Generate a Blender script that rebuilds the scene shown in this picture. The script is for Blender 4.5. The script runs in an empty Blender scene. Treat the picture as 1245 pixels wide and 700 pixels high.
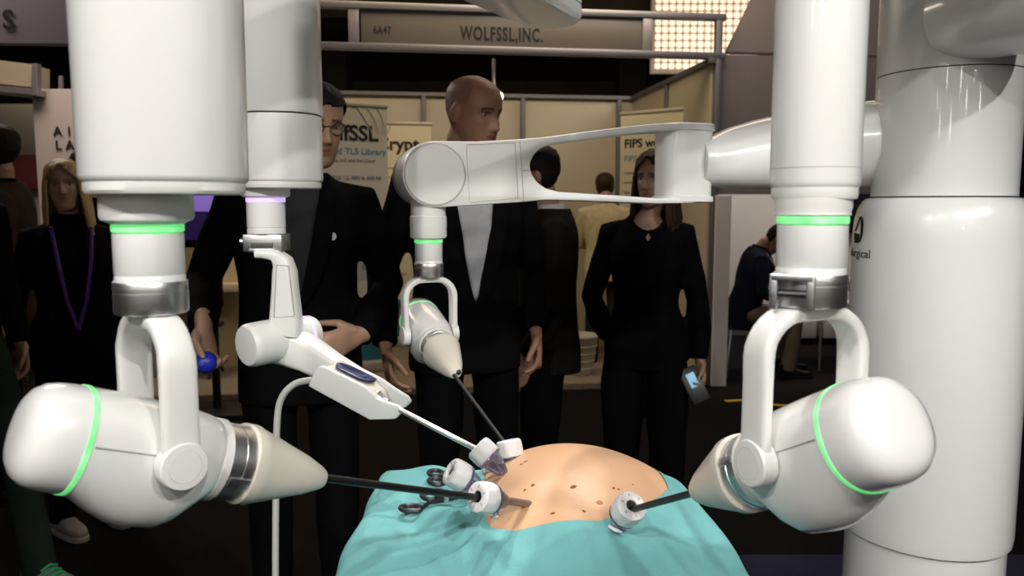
import bpy, bmesh, math, random
import numpy as np
from mathutils import Vector, Matrix, noise, Quaternion
random.seed(7)
S = bpy.context.scene
C = S.collection
R = math.radians
# ------------------------------------------------------------------ camera
F_PX, CAM_Z, HOR = 950.0, 1.42, 250.0
PITCH = math.atan((350 - HOR) / F_PX)
cam_d = bpy.data.cameras.new('camera'); cam = bpy.data.objects.new('camera', cam_d); C.objects.link(cam)
cam.location = (0, 0, CAM_Z); cam.rotation_euler = (math.pi / 2 - PITCH, 0, 0)
cam_d.sensor_width = 36; cam_d.lens = 36 * F_PX / 1245; cam_d.clip_start = 0.02
cam_d.dof.use_dof = True; cam_d.dof.focus_distance = 1.35; cam_d.dof.aperture_fstop = 7.0
S.camera = cam
# ------------------------------------------------------------------ world, exposure
S.view_settings.view_transform = 'Standard'; S.view_settings.look = 'None'
S.view_settings.exposure = 0.0; S.view_settings.gamma = 1.0; S.view_settings.use_curve_mapping = False
w = bpy.data.worlds.new('hall_ambient'); S.world = w; w.use_nodes = True
w.node_tree.nodes['Background'].inputs[0].default_value = (1.0, 0.86, 0.70, 1)
w.node_tree.nodes['Background'].inputs[1].default_value = 0.018
# ------------------------------------------------------------------ lights (fair stand spotlights on the truss above, plus added fill lamps)
def spot(loc, aim, watts, size, rad, col=(1, .97, .92), blend=.5):
    l = bpy.data.lights.new('truss_or_fill_spot', 'SPOT'); l.energy = watts; l.spot_size = R(size); l.spot_blend = blend
    l.shadow_soft_size = rad; l.color = col
    o = bpy.data.objects.new('truss_or_fill_spot', l); C.objects.link(o); o.location = loc
    o.rotation_euler = (Vector(aim) - Vector(loc)).to_track_quat('-Z', 'Y').to_euler()
    return o
for x, y, z, ax, ay, az, wt in ((1.7, -1.1, 3.0, .45, .9, 1.25, 128), (.75, -1.3, 3.05, .35, 1.1, 1.2, 120), (-.6, -1.3, 3.05, -.1, 1.1, 1.2, 120), (-1.7, -1.0, 3.0, -.35, .8, 1.25, 128), (2.5, -.4, 3.1, 1.05, 1.8, 1.2, 140)):
    spot((x, y, z), (ax, ay, az), wt, 44, .04)
spot((-0.25, 2.3, 3.4), (0.05, 1.12, 1.0), 120, 30, .025)
spot((0.5, 2.6, 3.4), (0.1, 1.12, 1.0), 120, 30, .025)
for x in (-1.6, 0, 1.6): spot((x, -.9, 3.3), (x, -2.3, 1.3), 60, 85, .04)      # spots added to light the unseen fill wall behind the camera
def area(loc, aim, watts, sx, sy, col):
    l = bpy.data.lights.new('booth_or_fill_light', 'AREA'); l.energy = watts; l.shape = 'RECTANGLE'; l.size = sx; l.size_y = sy; l.color = col
    o = bpy.data.objects.new('booth_or_fill_light', l); C.objects.link(o); o.location = loc
    o.rotation_euler = (Vector(aim) - Vector(loc)).to_track_quat('-Z', 'Y').to_euler()
area((0, 5.5, 3.5), (0, 7.6, 1.0), 28, 3.0, .6, (1, .80, .50))
area((3.2, 7.0, 3.6), (3.0, 7.4, 0), 70, 2.0, 1.0, (1, .92, .84))
area((-3.4, 5.2, 3.6), (-3.0, 5.0, 1.0), 60, 2.0, 1.0, (1, .85, .72))
area((0.6, 4.2, 3.6), (0, 2.8, 1.5), 14, 2.5, .6, (1, .80, .6))
area((1.5, 4.2, 4.2), (1.6, 6.2, 2.2), 32, 3.0, .6, (1, .9, .85))  # unseen lamp added in front to brighten the mauve header

# ------------------------------------------------------------------ helpers
def W(px, py, D):
    dx = (px - 622.5) / F_PX; dy = (350 - py) / F_PX
    cp, sp = math.cos(PITCH), math.sin(PITCH)
    t = D / (cp + dy * sp)
    return Vector((dx * t, D, CAM_Z + t * (-sp + dy * cp)))

MATS = {}
def mat(name, col, rough=.5, metal=0., coat=0., emit=None, es=1., trans=0., bump=0., bscale=60., var=0., vscale=8., attr=False, alpha=1., spec=.5, stretch=None):
    if name in MATS: return MATS[name]
    m = bpy.data.materials.new(name); m.use_nodes = True; MATS[name] = m
    nt = m.node_tree; b = nt.nodes['Principled BSDF']
    b.inputs['Base Color'].default_value = (*col, 1); b.inputs['Roughness'].default_value = rough
    b.inputs['Metallic'].default_value = metal; b.inputs['Coat Weight'].default_value = coat; b.inputs['Coat Roughness'].default_value = .06
    b.inputs['Specular IOR Level'].default_value = spec
    b.inputs['Transmission Weight'].default_value = trans; b.inputs['Alpha'].default_value = alpha
    if emit: b.inputs['Emission Color'].default_value = (*emit, 1); b.inputs['Emission Strength'].default_value = es
    tc = nt.nodes.new('ShaderNodeTexCoord'); vec = tc.outputs['Object']
    if stretch:
        mp = nt.nodes.new('ShaderNodeMapping'); mp.inputs['Scale'].default_value = stretch; nt.links.new(vec, mp.inputs[0]); vec = mp.outputs[0]
    if attr:
        a = nt.nodes.new('ShaderNodeAttribute'); a.attribute_name = 'tint'
        nt.links.new(a.outputs['Color'], b.inputs['Base Color'])
    if var:
        n = nt.nodes.new('ShaderNodeTexNoise'); n.inputs['Scale'].default_value = vscale; n.inputs['Detail'].default_value = 4
        r = nt.nodes.new('ShaderNodeValToRGB')
        r.color_ramp.elements[0].position = .3; r.color_ramp.elements[1].position = .7
        r.color_ramp.elements[0].color = (*[c * (1 - var) for c in col], 1); r.color_ramp.elements[1].color = (*[min(1, c * (1 + var)) for c in col], 1)
        nt.links.new(vec, n.inputs['Vector']); nt.links.new(n.outputs[0], r.inputs[0]); nt.links.new(r.outputs[0], b.inputs['Base Color'])
    if bump:
        n2 = nt.nodes.new('ShaderNodeTexNoise'); n2.inputs['Scale'].default_value = bscale; n2.inputs['Detail'].default_value = 3
        bp = nt.nodes.new('ShaderNodeBump'); bp.inputs['Strength'].default_value = bump; bp.inputs['Distance'].default_value = .01
        nt.links.new(vec, n2.inputs['Vector']); nt.links.new(n2.outputs[0], bp.inputs['Height']); nt.links.new(bp.outputs[0], b.inputs['Normal'])
    return m

WHITE = mat('robot_white_plastic', (.80, .80, .79), .28, coat=.7, bump=.01, bscale=15)
WHITE2 = mat('robot_white_satin', (.78, .78, .76), .38, coat=.25)
CREAM = mat('adapter_cream_plastic', (.74, .70, .61), .4, coat=.2)
STEEL = mat('brushed_steel', (.66, .66, .66), .36, metal=1., bump=.05, bscale=30, stretch=(1, 1, 20))
SEAM = mat('seam_dark', (.05, .05, .055), .6)
GREYSEAM = mat('seam_grey', (.38, .38, .39), .5)
BLACKPL = mat('black_plastic', (.008, .008, .009), .35)
GREEN = mat('green_status_light', (.3, .75, .35), .4, emit=(.16, .95, .26), es=.6, var=.5, vscale=60)
PURPLE = mat('violet_status_light', (.6, .45, .85), .4, emit=(.72, .5, 1.0), es=.8)
NAVY = mat('navy_panel', (.015, .018, .09), .25, coat=.5)

def empty(name, loc, label=None, cat=None, group=None):
    o = bpy.data.objects.new(name, None); C.objects.link(o); o.location = loc; o.empty_display_size = .05
    tag(o, label, cat, group); return o
def tag(o, label=None, cat=None, group=None, kind=None):
    if label: o['label'] = label
    if cat: o['category'] = cat
    if group: o['group'] = group
    if kind: o['kind'] = kind
    return o
def wloc(o):
    return Vector(o['_w']) if '_w' in o else o.location.copy()
def attach(o, parent):
    if parent is None: return
    o.parent = parent
    root = parent
    if parent.type == 'EMPTY': o.matrix_parent_inverse = Matrix.Translation(-parent.location)
    else: o.matrix_parent_inverse = Matrix.Identity(4)
def obj(name, geo, m, parent=None, smooth=True, angle=35):
    """geo: list of (verts, faces) in world space, or a Mesh"""
    if isinstance(geo, bpy.types.Mesh): me = geo; me.name = name
    else:
        if isinstance(geo, tuple): geo = [geo]
        V, Fc, o_ = [], [], 0
        for v, f in geo:
            V += [tuple(p) for p in v]; Fc += [tuple(i + o_ for i in q) for q in f]; o_ += len(v)
        me = bpy.data.meshes.new(name); me.from_pydata(V, [], Fc); fixn(me)
    if smooth:
        me.shade_smooth()
        if angle < 180: me.set_sharp_from_angle(angle=R(angle))
    if m: me.materials.clear(); me.materials.append(m)
    o = bpy.data.objects.new(name, me); C.objects.link(o); attach(o, parent)
    return o
def fixn(me):
    bm = bmesh.new(); bm.from_mesh(me); bmesh.ops.recalc_face_normals(bm, faces=bm.faces); bm.to_mesh(me); bm.free(); me.update()
def inst(name, me, M, parent=None):
    o = bpy.data.objects.new(name, me); C.objects.link(o); attach(o, parent); o.matrix_basis = M
    return o
def xf(g, M):
    return ([M @ Vector(p) for p in g[0]], g[1])
def frame(o, z, xref=(1, 0, 0)):
    z = Vector(z).normalized(); x = Vector(xref); x = (x - z * x.dot(z))
    if x.length < 1e-4: x = Vector((0, 1, 0)) - z * z.y
    x.normalize(); y = z.cross(x)
    return Matrix(((x.x, y.x, z.x, o[0]), (x.y, y.y, z.y, o[1]), (x.z, y.z, z.z, o[2]), (0, 0, 0, 1)))
def loft(rings, cap=True, closed=True):
    V, Fc = [], []; n = len(rings[0])
    for r in rings: V += [Vector(p) for p in r]
    for i in range(len(rings) - 1):
        for j in range(n if closed else n - 1):
            k = (j + 1) % n
            Fc.append((i * n + j, i * n + k, (i + 1) * n + k, (i + 1) * n + j))
    if cap:
        Fc.append(tuple(range(n))[::-1]); Fc.append(tuple((len(rings) - 1) * n + j for j in range(n)))
    return V, Fc
def lathe(prof, n=40, M=None, cap=True):
    rings = [[(r * math.cos(2 * math.pi * j / n), r * math.sin(2 * math.pi * j / n), z) for j in range(n)] for r, z in prof]
    g = loft(rings, cap); return xf(g, M) if M else g
def sup(a, b, e, n):
    out = []
    for j in range(n):
        t = 2 * math.pi * j / n; c, s = math.cos(t), math.sin(t)
        out.append((a * math.copysign(abs(c) ** (2 / e), c), b * math.copysign(abs(s) ** (2 / e), s)))
    return out
def ring_list(secs, n=40, M=None):
    """secs: (z, a, b, exponent, cx, cy)"""
    g = loft([[(x + s[4], y + s[5], s[0]) for x, y in sup(s[1], s[2], s[3], n)] for s in secs])
    return xf(g, M) if M else g
def tube(pts, rad, n=12, ref=(1, 0, 0), rnd=False):
    """rad: number, or list of number / (a,b); a lies along the transported ref"""
    pts = [Vector(p) for p in pts]; m = len(pts)
    rad = [rad] * m if isinstance(rad, (int, float)) else list(rad)
    rad = [(r, r) if isinstance(r, (int, float)) else r for r in rad]
    if rnd:
        P, Q = [], []
        for k, a in enumerate((.05, .45, .8)):
            t0 = (pts[0] - pts[1]).normalized(); h = max(rad[0])
            P.append(pts[0] + t0 * h * math.sqrt(1 - a * a)); Q.append((rad[0][0] * a, rad[0][1] * a))
        P2, Q2 = [], []
        for k, a in enumerate((.8, .45, .05)):
            t1 = (pts[-1] - pts[-2]).normalized(); h = max(rad[-1])
            P2.append(pts[-1] + t1 * h * math.sqrt(1 - a * a)); Q2.append((rad[-1][0] * a, rad[-1][1] * a))
        pts = P + pts + P2; rad = Q + rad + Q2; m = len(pts)
    rings = []; x = Vector(ref)
    for i in range(m):
        t = (pts[min(i + 1, m - 1)] - pts[max(i - 1, 0)]).normalized()
        x = x - t * x.dot(t)
        if x.length < 1e-5: x = t.orthogonal()
        x.normalize(); y = t.cross(x)
        rings.append([pts[i] + x * (rad[i][0] * math.cos(2 * math.pi * j / n)) + y * (rad[i][1] * math.sin(2 * math.pi * j / n)) for j in range(n)])
    return loft(rings)
def strap(pts, b, hw, ht, n=16, e=5):
    """swept rounded-rectangle section; b = constant width direction; hw may be a list"""
    pts = [Vector(p) for p in pts]; b = Vector(b).normalized(); rings = []
    hw = [hw] * len(pts) if isinstance(hw, (int, float)) else hw
    ht = [ht] * len(pts) if isinstance(ht, (int, float)) else ht
    for i in range(len(pts)):
        t = (pts[min(i + 1, len(pts) - 1)] - pts[max(i - 1, 0)]).normalized(); nn = b.cross(t).normalized()
        rings.append([pts[i] + b * x + nn * y for x, y in sup(hw[i], ht[i], e, n)])
    return loft(rings)
def box(c, s, bev=0., M=None, seg=2):
    bm = bmesh.new(); bmesh.ops.create_cube(bm, size=1)
    for v in bm.verts: v.co = Vector((v.co.x * s[0], v.co.y * s[1], v.co.z * s[2]))
    if bev: bmesh.ops.bevel(bm, geom=bm.edges[:], offset=bev, segments=seg, profile=.5, affect='EDGES')
    for v in bm.verts: v.co += Vector(c)
    g = ([v.co.copy() for v in bm.verts], [tuple(v.index for v in f.verts) for f in bm.faces]); bm.free()
    return xf(g, M) if M else g
def prism(poly, ext, bev=0., seg=3):
    """poly: list of 3D points (planar); ext: Vector extrusion"""
    bm = bmesh.new(); vs = [bm.verts.new(Vector(p)) for p in poly]; f = bm.faces.new(vs)
    r = bmesh.ops.extrude_face_region(bm, geom=[f])
    for v in [e for e in r['geom'] if isinstance(e, bmesh.types.BMVert)]: v.co += Vector(ext)
    bmesh.ops.recalc_face_normals(bm, faces=bm.faces)
    if bev: bmesh.ops.bevel(bm, geom=bm.edges[:], offset=bev, segments=seg, profile=.5, affect='EDGES', clamp_overlap=True)
    bm.verts.index_update()
    g = ([v.co.copy() for v in bm.verts], [tuple(v.index for v in f.verts) for f in bm.faces]); bm.free(); return g
def sphere(c, r, n=20, m=12, M=None):
    r = (r, r, r) if isinstance(r, (int, float)) else r
    rings = []
    for i in range(m + 1):
        a = math.pi * min(max(i / m, .004), .996)
        rings.append([(c[0] + r[0] * math.sin(a) * math.cos(2 * math.pi * j / n), c[1] + r[1] * math.sin(a) * math.sin(2 * math.pi * j / n), c[2] - r[2] * math.cos(a)) for j in range(n)])
    g = loft(rings); return xf(g, M) if M else g
def torus(rad, r, M, n=40, m=8):
    V = [(math.cos(2 * math.pi * i / n) * (rad + r * math.cos(2 * math.pi * j / m)), math.sin(2 * math.pi * i / n) * (rad + r * math.cos(2 * math.pi * j / m)), r * math.sin(2 * math.pi * j / m)) for i in range(n) for j in range(m)]
    Fc = [(i * m + j, ((i + 1) % n) * m + j, ((i + 1) % n) * m + (j + 1) % m, i * m + (j + 1) % m) for i in range(n) for j in range(m)]
    return [M @ Vector(v) for v in V], Fc
def text_mesh(body, size, offset=0., extrude=.0015, align='CENTER', gap=1.):
    c = bpy.data.curves.new('lettering', 'FONT'); c.body = body; c.size = size; c.offset = offset; c.extrude = extrude; c.align_x = align; c.align_y = 'CENTER'
    c.resolution_u = 3; c.space_character = gap
    o = bpy.data.objects.new('lettering', c); C.objects.link(o)
    me = bpy.data.meshes.new_from_object(o.evaluated_get(bpy.context.evaluated_depsgraph_get()))
    bpy.data.objects.remove(o); bpy.data.curves.remove(c); return me
def text(name, body, size, m, M, parent, offset=0., align='CENTER', sx=1., gap=1.):
    me = text_mesh(body, size, offset, align=align, gap=gap); me.transform(M @ Matrix.Diagonal((sx, 1, 1, 1)))
    return obj(name, me, m, parent, smooth=False)
def remesh(geo, vox, smooth=2):
    V, Fc, o_ = [], [], 0
    for v, f in geo:
        V += [tuple(p) for p in v]; Fc += [tuple(i + o_ for i in q) for q in f]; o_ += len(v)
    me = bpy.data.meshes.new('raw'); me.from_pydata(V, [], Fc); fixn(me)
    o = bpy.data.objects.new('raw', me); C.objects.link(o)
    a = o.modifiers.new('r', 'REMESH'); a.mode = 'VOXEL'; a.voxel_size = vox
    if smooth: b = o.modifiers.new('s', 'SMOOTH'); b.factor = .5; b.iterations = smooth
    out = bpy.data.meshes.new_from_object(o.evaluated_get(bpy.context.evaluated_depsgraph_get()))
    bpy.data.objects.remove(o); bpy.data.meshes.remove(me); return out
def arc(c, r, a0, a1, u, v, n=8):
    return [Vector(c) + Vector(u) * (r * math.cos(a0 + (a1 - a0) * i / n)) + Vector(v) * (r * math.sin(a0 + (a1 - a0) * i / n)) for i in range(n + 1)]
UP = Vector((0, 0, 1))
# ================================================================== the setting
M_FLOOR = mat('dark_carpet', (.0065, .0055, .005), .95, spec=.1, bump=.3, bscale=400, var=.25, vscale=40)
M_NAVYC = mat('navy_carpet', (.012, .013, .05), .95, bump=.3, bscale=400, var=.2, vscale=60)
M_BEIGE = mat('booth_panel_beige', (.50, .43, .31), .6, var=.06, vscale=2)
M_WALLW = mat('booth_panel_white', (.62, .60, .58), .6, var=.04, vscale=2)
M_MAUVE = mat('header_mauve_grey', (.20, .17, .17), .7, var=.05, vscale=3)
M_LILAC = mat('header_lilac_grey', (.24, .21, .27), .7, var=.05, vscale=3)
M_ALU = mat('aluminium_profile', (.30, .285, .30), .42, metal=.7)
M_ALUD = mat('aluminium_profile_dull', (.17, .16, .17), .5, metal=.5)
M_HALL = mat('hall_dark_brown', (.028, .021, .015), .9, var=.3, vscale=1.5)
M_BEAM = mat('hall_beam_brown', (.07, .052, .035), .9, var=.2, vscale=2)
M_PLAT = mat('platform_beige_carpet', (.22, .17, .11), .95, bump=.2, bscale=300, var=.15, vscale=30)
def struct(name, geo, m, parent=None): return tag(obj(name, geo, m, parent, smooth=False), kind='structure')
struct('floor', box((0, 7, -.05), (26, 24, .1)), M_FLOOR)
struct('floor_navy_carpet', box((2.45, 1.1, .004), (4.3, 3.9, .008)), M_NAVYC)
struct('wall_fill_reflector', box((0, -2.35, 1.4), (6, .1, 2.8)), mat('fill_wall_white', (.78, .77, .75), .6))  # unseen white wall, added to reflect soft front light onto the robot
struct('wall_back', box((0, 16.1, 3.5), (26, .2, 7.2)), M_HALL)
struct('ceiling', box((0, 7, 7.1), (26, 24, .2)), M_HALL)
for k, (D, z) in enumerate(((11, 4.15), (13.5, 5.1), (15.2, 3.55))):
    struct('trim_%d' % (k + 1), box((-1, D, z), (18, .3, .42), .02), M_BEAM)
for k, (x, D) in enumerate(((-3.2, 14.5), (2.2, 14.8), (-9, 13))):
    struct('trim_%d' % (k + 4), box((x, D, 3.5), (.5, .5, 7), .02), M_BEAM)
# lamps added on the unseen fill wall, for front light and reflected glints
M_ARMGLOW = mat('added_lamp_glow', (1, .97, .92), .4, emit=(1, .96, .9), es=26)
for i_, x_ in enumerate((-2.5, -1.9, -1.2, -.5, .35, 1.0, 1.7, 2.4)):
    z_ = (2.25, 2.0, 2.3, 1.95, 2.2, 2.05, 2.3, 2.1)[i_]
    la = empty('added_arm_lamp', (x_, -2.3, z_), 'slim grey arm lamp added on the unseen white wall behind the camera', 'lamp', 'added lamps behind the camera')
    obj('arm', tube([(x_, -2.31, z_ - .05), (x_, -2.1, z_ + .02), (x_, -1.95, z_ + .03)], .012, 8), M_ALU, la)
    obj('lamp_head', box((x_, -1.92, z_ + .01), (.12, .05, .18), .01), M_ALU, la)
    obj('lamp_glass', box((x_, -1.892, z_ + .01), (.09, .006, .15), .002), M_ARMGLOW, la)
# ------------------------------------------------------------------ software stand: fascia, walls, platform
SL = .136; TH = math.atan(SL)
def fx(x): return 6.1 + SL * (x - 1.567)                       # depth of the stand front line at x
MF = Matrix.Translation((1.567, 6.1, 0)) @ Matrix.Rotation(TH, 4, 'Z')   # local x along the front (0 = right post), y back
struct('wall_stand_back', box((-2.6, 2.12, 1.25), (5.2, .05, 2.5), 0, MF), M_BEIGE)
struct('wall_stand_side', box((-.02, 1.06, 1.25), (.05, 2.08, 2.5), 0, MF), M_BEIGE)
for k in range(6):
    struct('trim_%d' % (k + 7), box((-.2 - k * .99, 2.07, 1.26), (.045, .05, 2.52), .008, MF), M_ALUD)
struct('trim_13', box((-2.6, 2.07, 2.51), (5.2, .06, .04), .006, MF), M_ALUD)
struct('trim_14', box((-.06, 1.0, 2.51), (.05, 2.1, .04), .006, MF), M_ALUD)
struct('trim_15', box((-.06, 1.0, 1.26), (.03, .045, 2.5), .006, MF), M_ALUD)
struct('floor_platform', box((-2.2, 1.02, .03), (4.35, 2.1, .06), .01, MF), M_PLAT)
fr = empty('booth_fascia', MF @ Vector((-1.5, 0, 0)), 'aluminium stand fascia with beige name board and lettering on two horizontal rails', 'sign')
obj('rail', box((-2.05, 0, 2.55), (4.2, .06, .05), .008, MF), M_ALU, fr)
obj('rail', box((-2.05, 0, 2.835), (4.2, .06, .05), .008, MF), M_ALU, fr)
obj('post', box((0, 0, 1.42), (.055, .055, 2.84), .01, MF), M_ALUD, fr)
obj('post', box((-4.1, 0, 1.42), (.055, .055, 2.84), .01, MF), M_ALUD, fr)
M_BOARD = mat('fascia_board', (.17, .148, .13), .35, var=.04, vscale=3)
obj('name_board', box((-1.62, .01, 2.693), (2.1, .02, .235), .003, MF), M_BOARD, fr)
for x in (-2.72, -.56): obj('bracket', box((x, -.005, 2.693), (.075, .03, .235), .005, MF), mat('fascia_bracket', (.32, .29, .31), .4, metal=.3), fr)
M_INK = mat('lettering_black', (.006, .006, .007), .6)
MT = MF @ Matrix.Translation((-1.62, -.0008, 2.693)) @ Matrix.Rotation(math.pi / 2, 4, 'X')
text('lettering', 'WOLFSSL,INC.', .135, M_INK, MT @ Matrix.Translation((-.035, -.032, 0)), fr, .0042, sx=.62, gap=1.16)
text('lettering', '6A47', .078, M_INK, MT @ Matrix.Translation((-.90, -.025, 0)), fr, .0012, sx=.70, gap=1.12)
# glowing little display lamp hanging from the fascia
lp = empty('display_lamp', W(601, 76, 6.0), 'small glowing spotlight on a thin arm under the name board', 'lamp')
p0 = W(600, 72, 6.02); p1 = W(601, 108, 5.9); p2 = W(606, 117, 5.85)
obj('arm', tube([p0, W(600, 95, 5.95), p1], .012, 8), M_ALU, lp)
obj('lamp_head', tube([p1, p2], [.022, .04], 14), M_ALU, lp)
obj('bulb', sphere(p2 + (p2 - p1).normalized() * .005, .034, 14, 10), mat('lamp_glow', (1, .9, .7), .4, emit=(1, .85, .6), es=9), lp)
# banners ------------------------------------------------------------
M_BAN = mat('banner_print_cream', (.60, .56, .47), .55, var=.03, vscale=3)
M_BAN2 = mat('banner_print_yellowish', (.66, .58, .38), .55, var=.03, vscale=3)
M_TEAL = mat('banner_teal', (.02, .13, .17), .55)
M_BLUEL = mat('lettering_blue', (.05, .25, .38), .6)
M_GREYL = mat('lettering_grey', (.16, .15, .15), .6)
M_CASE = mat('banner_base_alu', (.45, .40, .33), .4, metal=.3)
def banner(label, pl, pr, zt, z0, m, lines, teal=True, curl=False):
    """pl, pr: ground xy of left and right edges; lines: (text, size, height from top, material, bold, align)"""
    pl, pr = Vector((pl[0], pl[1], 0)), Vector((pr[0], pr[1], 0)); wd = (pr - pl).length; ang = math.atan2(pr.y - pl.y, pr.x - pl.x)
    M = Matrix.Translation((pl + pr) / 2) @ Matrix.Rotation(ang, 4, 'Z')
    e = empty('pull_up_banner', M @ Vector((0, 0, z0)), label, 'banner', )
    h = zt - z0
    obj('fabric', box((0, 0, z0 + h / 2 + .03), (wd - .02, .004, h - .06), 0, M), m, e, smooth=False)
    obj('top_rail', box((0, 0, zt), (wd, .03, .03), .006, M), M_CASE, e)
    obj('base_case', box((0, .0, z0 + .045), (wd + .02, .16, .09), .02, M), M_CASE, e)
    obj('support_pole', tube([M @ Vector((0, .03, z0 + .05)), M @ Vector((0, .03, zt))], .012, 8), M_ALUD, e)
    if teal: obj('printed_band', box((0, -.003, z0 + .27), (wd - .02, .003, .36), 0, M), M_TEAL, e, smooth=False)
    for t, s, dz, mm, bo, al in lines:
        x = 0 if al == 'CENTER' else -wd / 2 + .05
        text('lettering', t, s, mm, M @ Matrix.Translation((x, -.0035, zt - dz)) @ Matrix.Rotation(math.pi / 2, 4, 'X'), e, bo, al)
    return e, M, wd
a, b = W(371, 400, 6.15), W(476, 400, 6.45)
e, M, wd = banner('cream pull-up banner with bold black heading, blue subheading and teal foot', a, b, 2.22, .06, M_BAN, [
    ('wolfSSL', .17, .23, M_INK, .005, 'CENTER'), ('Embedded TLS Library', .072, .37, M_BLUEL, .001, 'CENTER'), ('for Devices, IoT and the Cloud', .038, .44, M_GREYL, 0, 'CENTER'),
    ('TLS 1.2, DTLS 1.2, FIPS & AES-NI', .042, .58, M_GREYL, .0006, 'CENTER'), ('Low Resource Use', .042, .68, M_GREYL, .0006, 'CENTER'), ('20-100KB', .042, .76, M_GREYL, .0006, 'CENTER'),
    ('OS Support', .044, .86, M_GREYL, .0006, 'CENTER'), ('Sync / Async', .044, .94, M_GREYL, .0006, 'CENTER'), ('Open / Commercial', .044, 1.02, M_GREYL, .0006, 'CENTER')])
obj('printed_box', box((.12, -.003, 2.22 - 1.27), (.4, .003, .26), 0, M), mat('banner_grey_box', (.42, .45, .44), .6), e, smooth=False)
for t, dz in (('SHA', 1.2), ('ECC', 1.3), ('ARM', 1.55), ('X86', 1.65)):
    text('lettering', t, .05, M_GREYL, M @ Matrix.Translation((.16, -.006, 2.22 - dz)) @ Matrix.Rotation(math.pi / 2, 4, 'X'), e, .0006)
M_SWIRL = mat('banner_swirl', (.40, .47, .47), .6)
for k in range(4):
    pts = [M @ Vector((.1 + k * .05 + .12 * math.sin(t * 1.3 + k * .3), -.004, 2.2 - .2 * t)) for t in np.linspace(0, 1, 8)]
    obj('printed_swirl', tube(pts, [(.002, .009)] * 8, 6), M_SWIRL, e)
rnd = random.Random(4)
def filler(n, z, dz, s=.036):
    ws = ['secure', 'crypto', 'hash', 'keys', 'block', 'stream', 'fast', 'small', 'portable', 'library', 'random', 'curve', 'cipher']
    return [(' '.join(rnd.choice(ws) for _ in range(3)), s, z + k * dz, M_GREYL, 0, 'LEFT') for k in range(n)]
a, b = W(445, 400, 7.5), W(528, 400, 7.62)
banner('yellowish pull-up banner of fine print half hidden behind the cream banner', a, b, 2.2, .06, M_BAN2,
       [('Crypt', .17, .2, M_INK, .005, 'CENTER')] + filler(13, .42, .085, .04))
a, b = W(750, 400, 7.05), W(846, 400, 6.6)
banner('yellow-lit pull-up banner standing slanted by the side wall behind the dark-haired woman', a, b, 2.23, .06, M_BAN2,
       [('FIPS wolfSSL', .105, .27, M_INK, .003, 'LEFT'), ('FIPS Certified', .075, .40, M_BLUEL, 0, 'LEFT')] + filler(12, .52, .085, .036))
# counter and bin on the platform
ct = empty('display_counter', W(600, 470, 6.6), 'plain cream display counter behind the two men in suits', 'counter')
c0 = W(600, 380, 6.75)
obj('body', box((c0.x, 6.75, .5), (.5, .4, .88), .01), mat('counter_cream', (.56, .50, .38), .6), ct)
obj('worktop', box((c0.x, 6.75, .96), (.56, .46, .035), .008), M_WALLW, ct)
obj('plinth', box((c0.x, 6.75, .065), (.47, .37, .05), .004), M_ALUD, ct)
bn = W(705, 474, 6.25)
bk = empty('waste_bin', (bn.x, bn.y, .06), 'white tapered plastic waste bin with a flared rim on the platform edge', 'bin')
Mb = Matrix.Translation((bn.x, bn.y, .06))
obj('body', lathe([(.09, 0), (.098, .01), (.142, .30), (.15, .31), (.15, .325), (.139, .325), (.133, .30), (.09, .02), (.001, .02)], 36, Mb), mat('bin_plastic', (.60, .56, .46), .5), bk)
for z in (.06, .12, .18, .24): obj('rib', torus(.0905 + .044 * z / .29 + .008, .003, Mb @ Matrix.Translation((0, 0, z)), 36, 6), mat('bin_plastic', (.6, .56, .46)), bk)
# ------------------------------------------------------------------ light wall beyond
lw = empty('light_wall', W(850, 80, 9.6), 'glowing warm white wall of small square lamp cells above the stands', 'light')
cw = 8.45 * 9.6 / 950; q0 = W(800, 80, 9.6)
obj('panel', box((q0.x + cw * 6.5, 9.66, q0.z + cw * 6.5), (cw * 15, .06, cw * 15), .01), mat('light_wall_board', (.40, .33, .25), .6, emit=(.5, .38, .25), es=.2), lw)
me = bpy.data.meshes.new('lamp_cell'); gv = box((0, 0, 0), (cw * .82, .04, cw * .82), .02, None, 2); me.from_pydata([tuple(v) for v in gv[0]], [], gv[1]); fixn(me); me.shade_smooth()
me.materials.append(mat('lamp_cell_glow', (1, .9, .78), .5, emit=(1, .82, .62), es=.95))
for i in range(15):
    for j in range(15):
        inst('lamp_cell', me, Matrix.Translation((q0.x + cw * (i - .05), 9.62, q0.z + cw * j)), lw)
# ------------------------------------------------------------------ neighbouring stand to the right
hd = empty('stand_header', W(975, 232, 6.2), 'mauve grey upper wall of the neighbouring stand over a white pillar', 'wall panel')
def pxpoly(pts, D): return [W(x, y, D) for x, y in pts]
obj('panel', prism(pxpoly([(870, 66), (1215, 74), (1215, 236), (870, 236)], 6.15), (0, .1, 0), .004), M_MAUVE, hd, smooth=False)
obj('panel', prism(pxpoly([(884, 63), (917, -5), (940, -60), (1215, -60), (1215, 71)], 6.2), (0, .1, 0), .004), mat('header_mauve_light', (.23, .19, .19), .7), hd, smooth=False)
obj('edge_strip', prism(pxpoly([(866, 64), (872, 64), (872, 240), (866, 240)], 6.12), (0, .12, 0), .002), M_ALUD, hd, smooth=False)
pl0, pl1 = W(869, 300, 6.05), W(888, 300, 6.05)
struct('wall_pillar', box(((pl0.x + pl1.x) / 2, 6.13, 1.5 / 2), (pl1.x - pl0.x, .16, 1.5), .006), M_WALLW)
struct('wall_right_stand', box((3.2, 8.6, 1.2), (3.4, .08, 2.4)), M_WALLW)
struct('baseboard_right_stand', box((3.2, 8.54, .05), (3.4, .03, .1)), M_ALUD)
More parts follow.
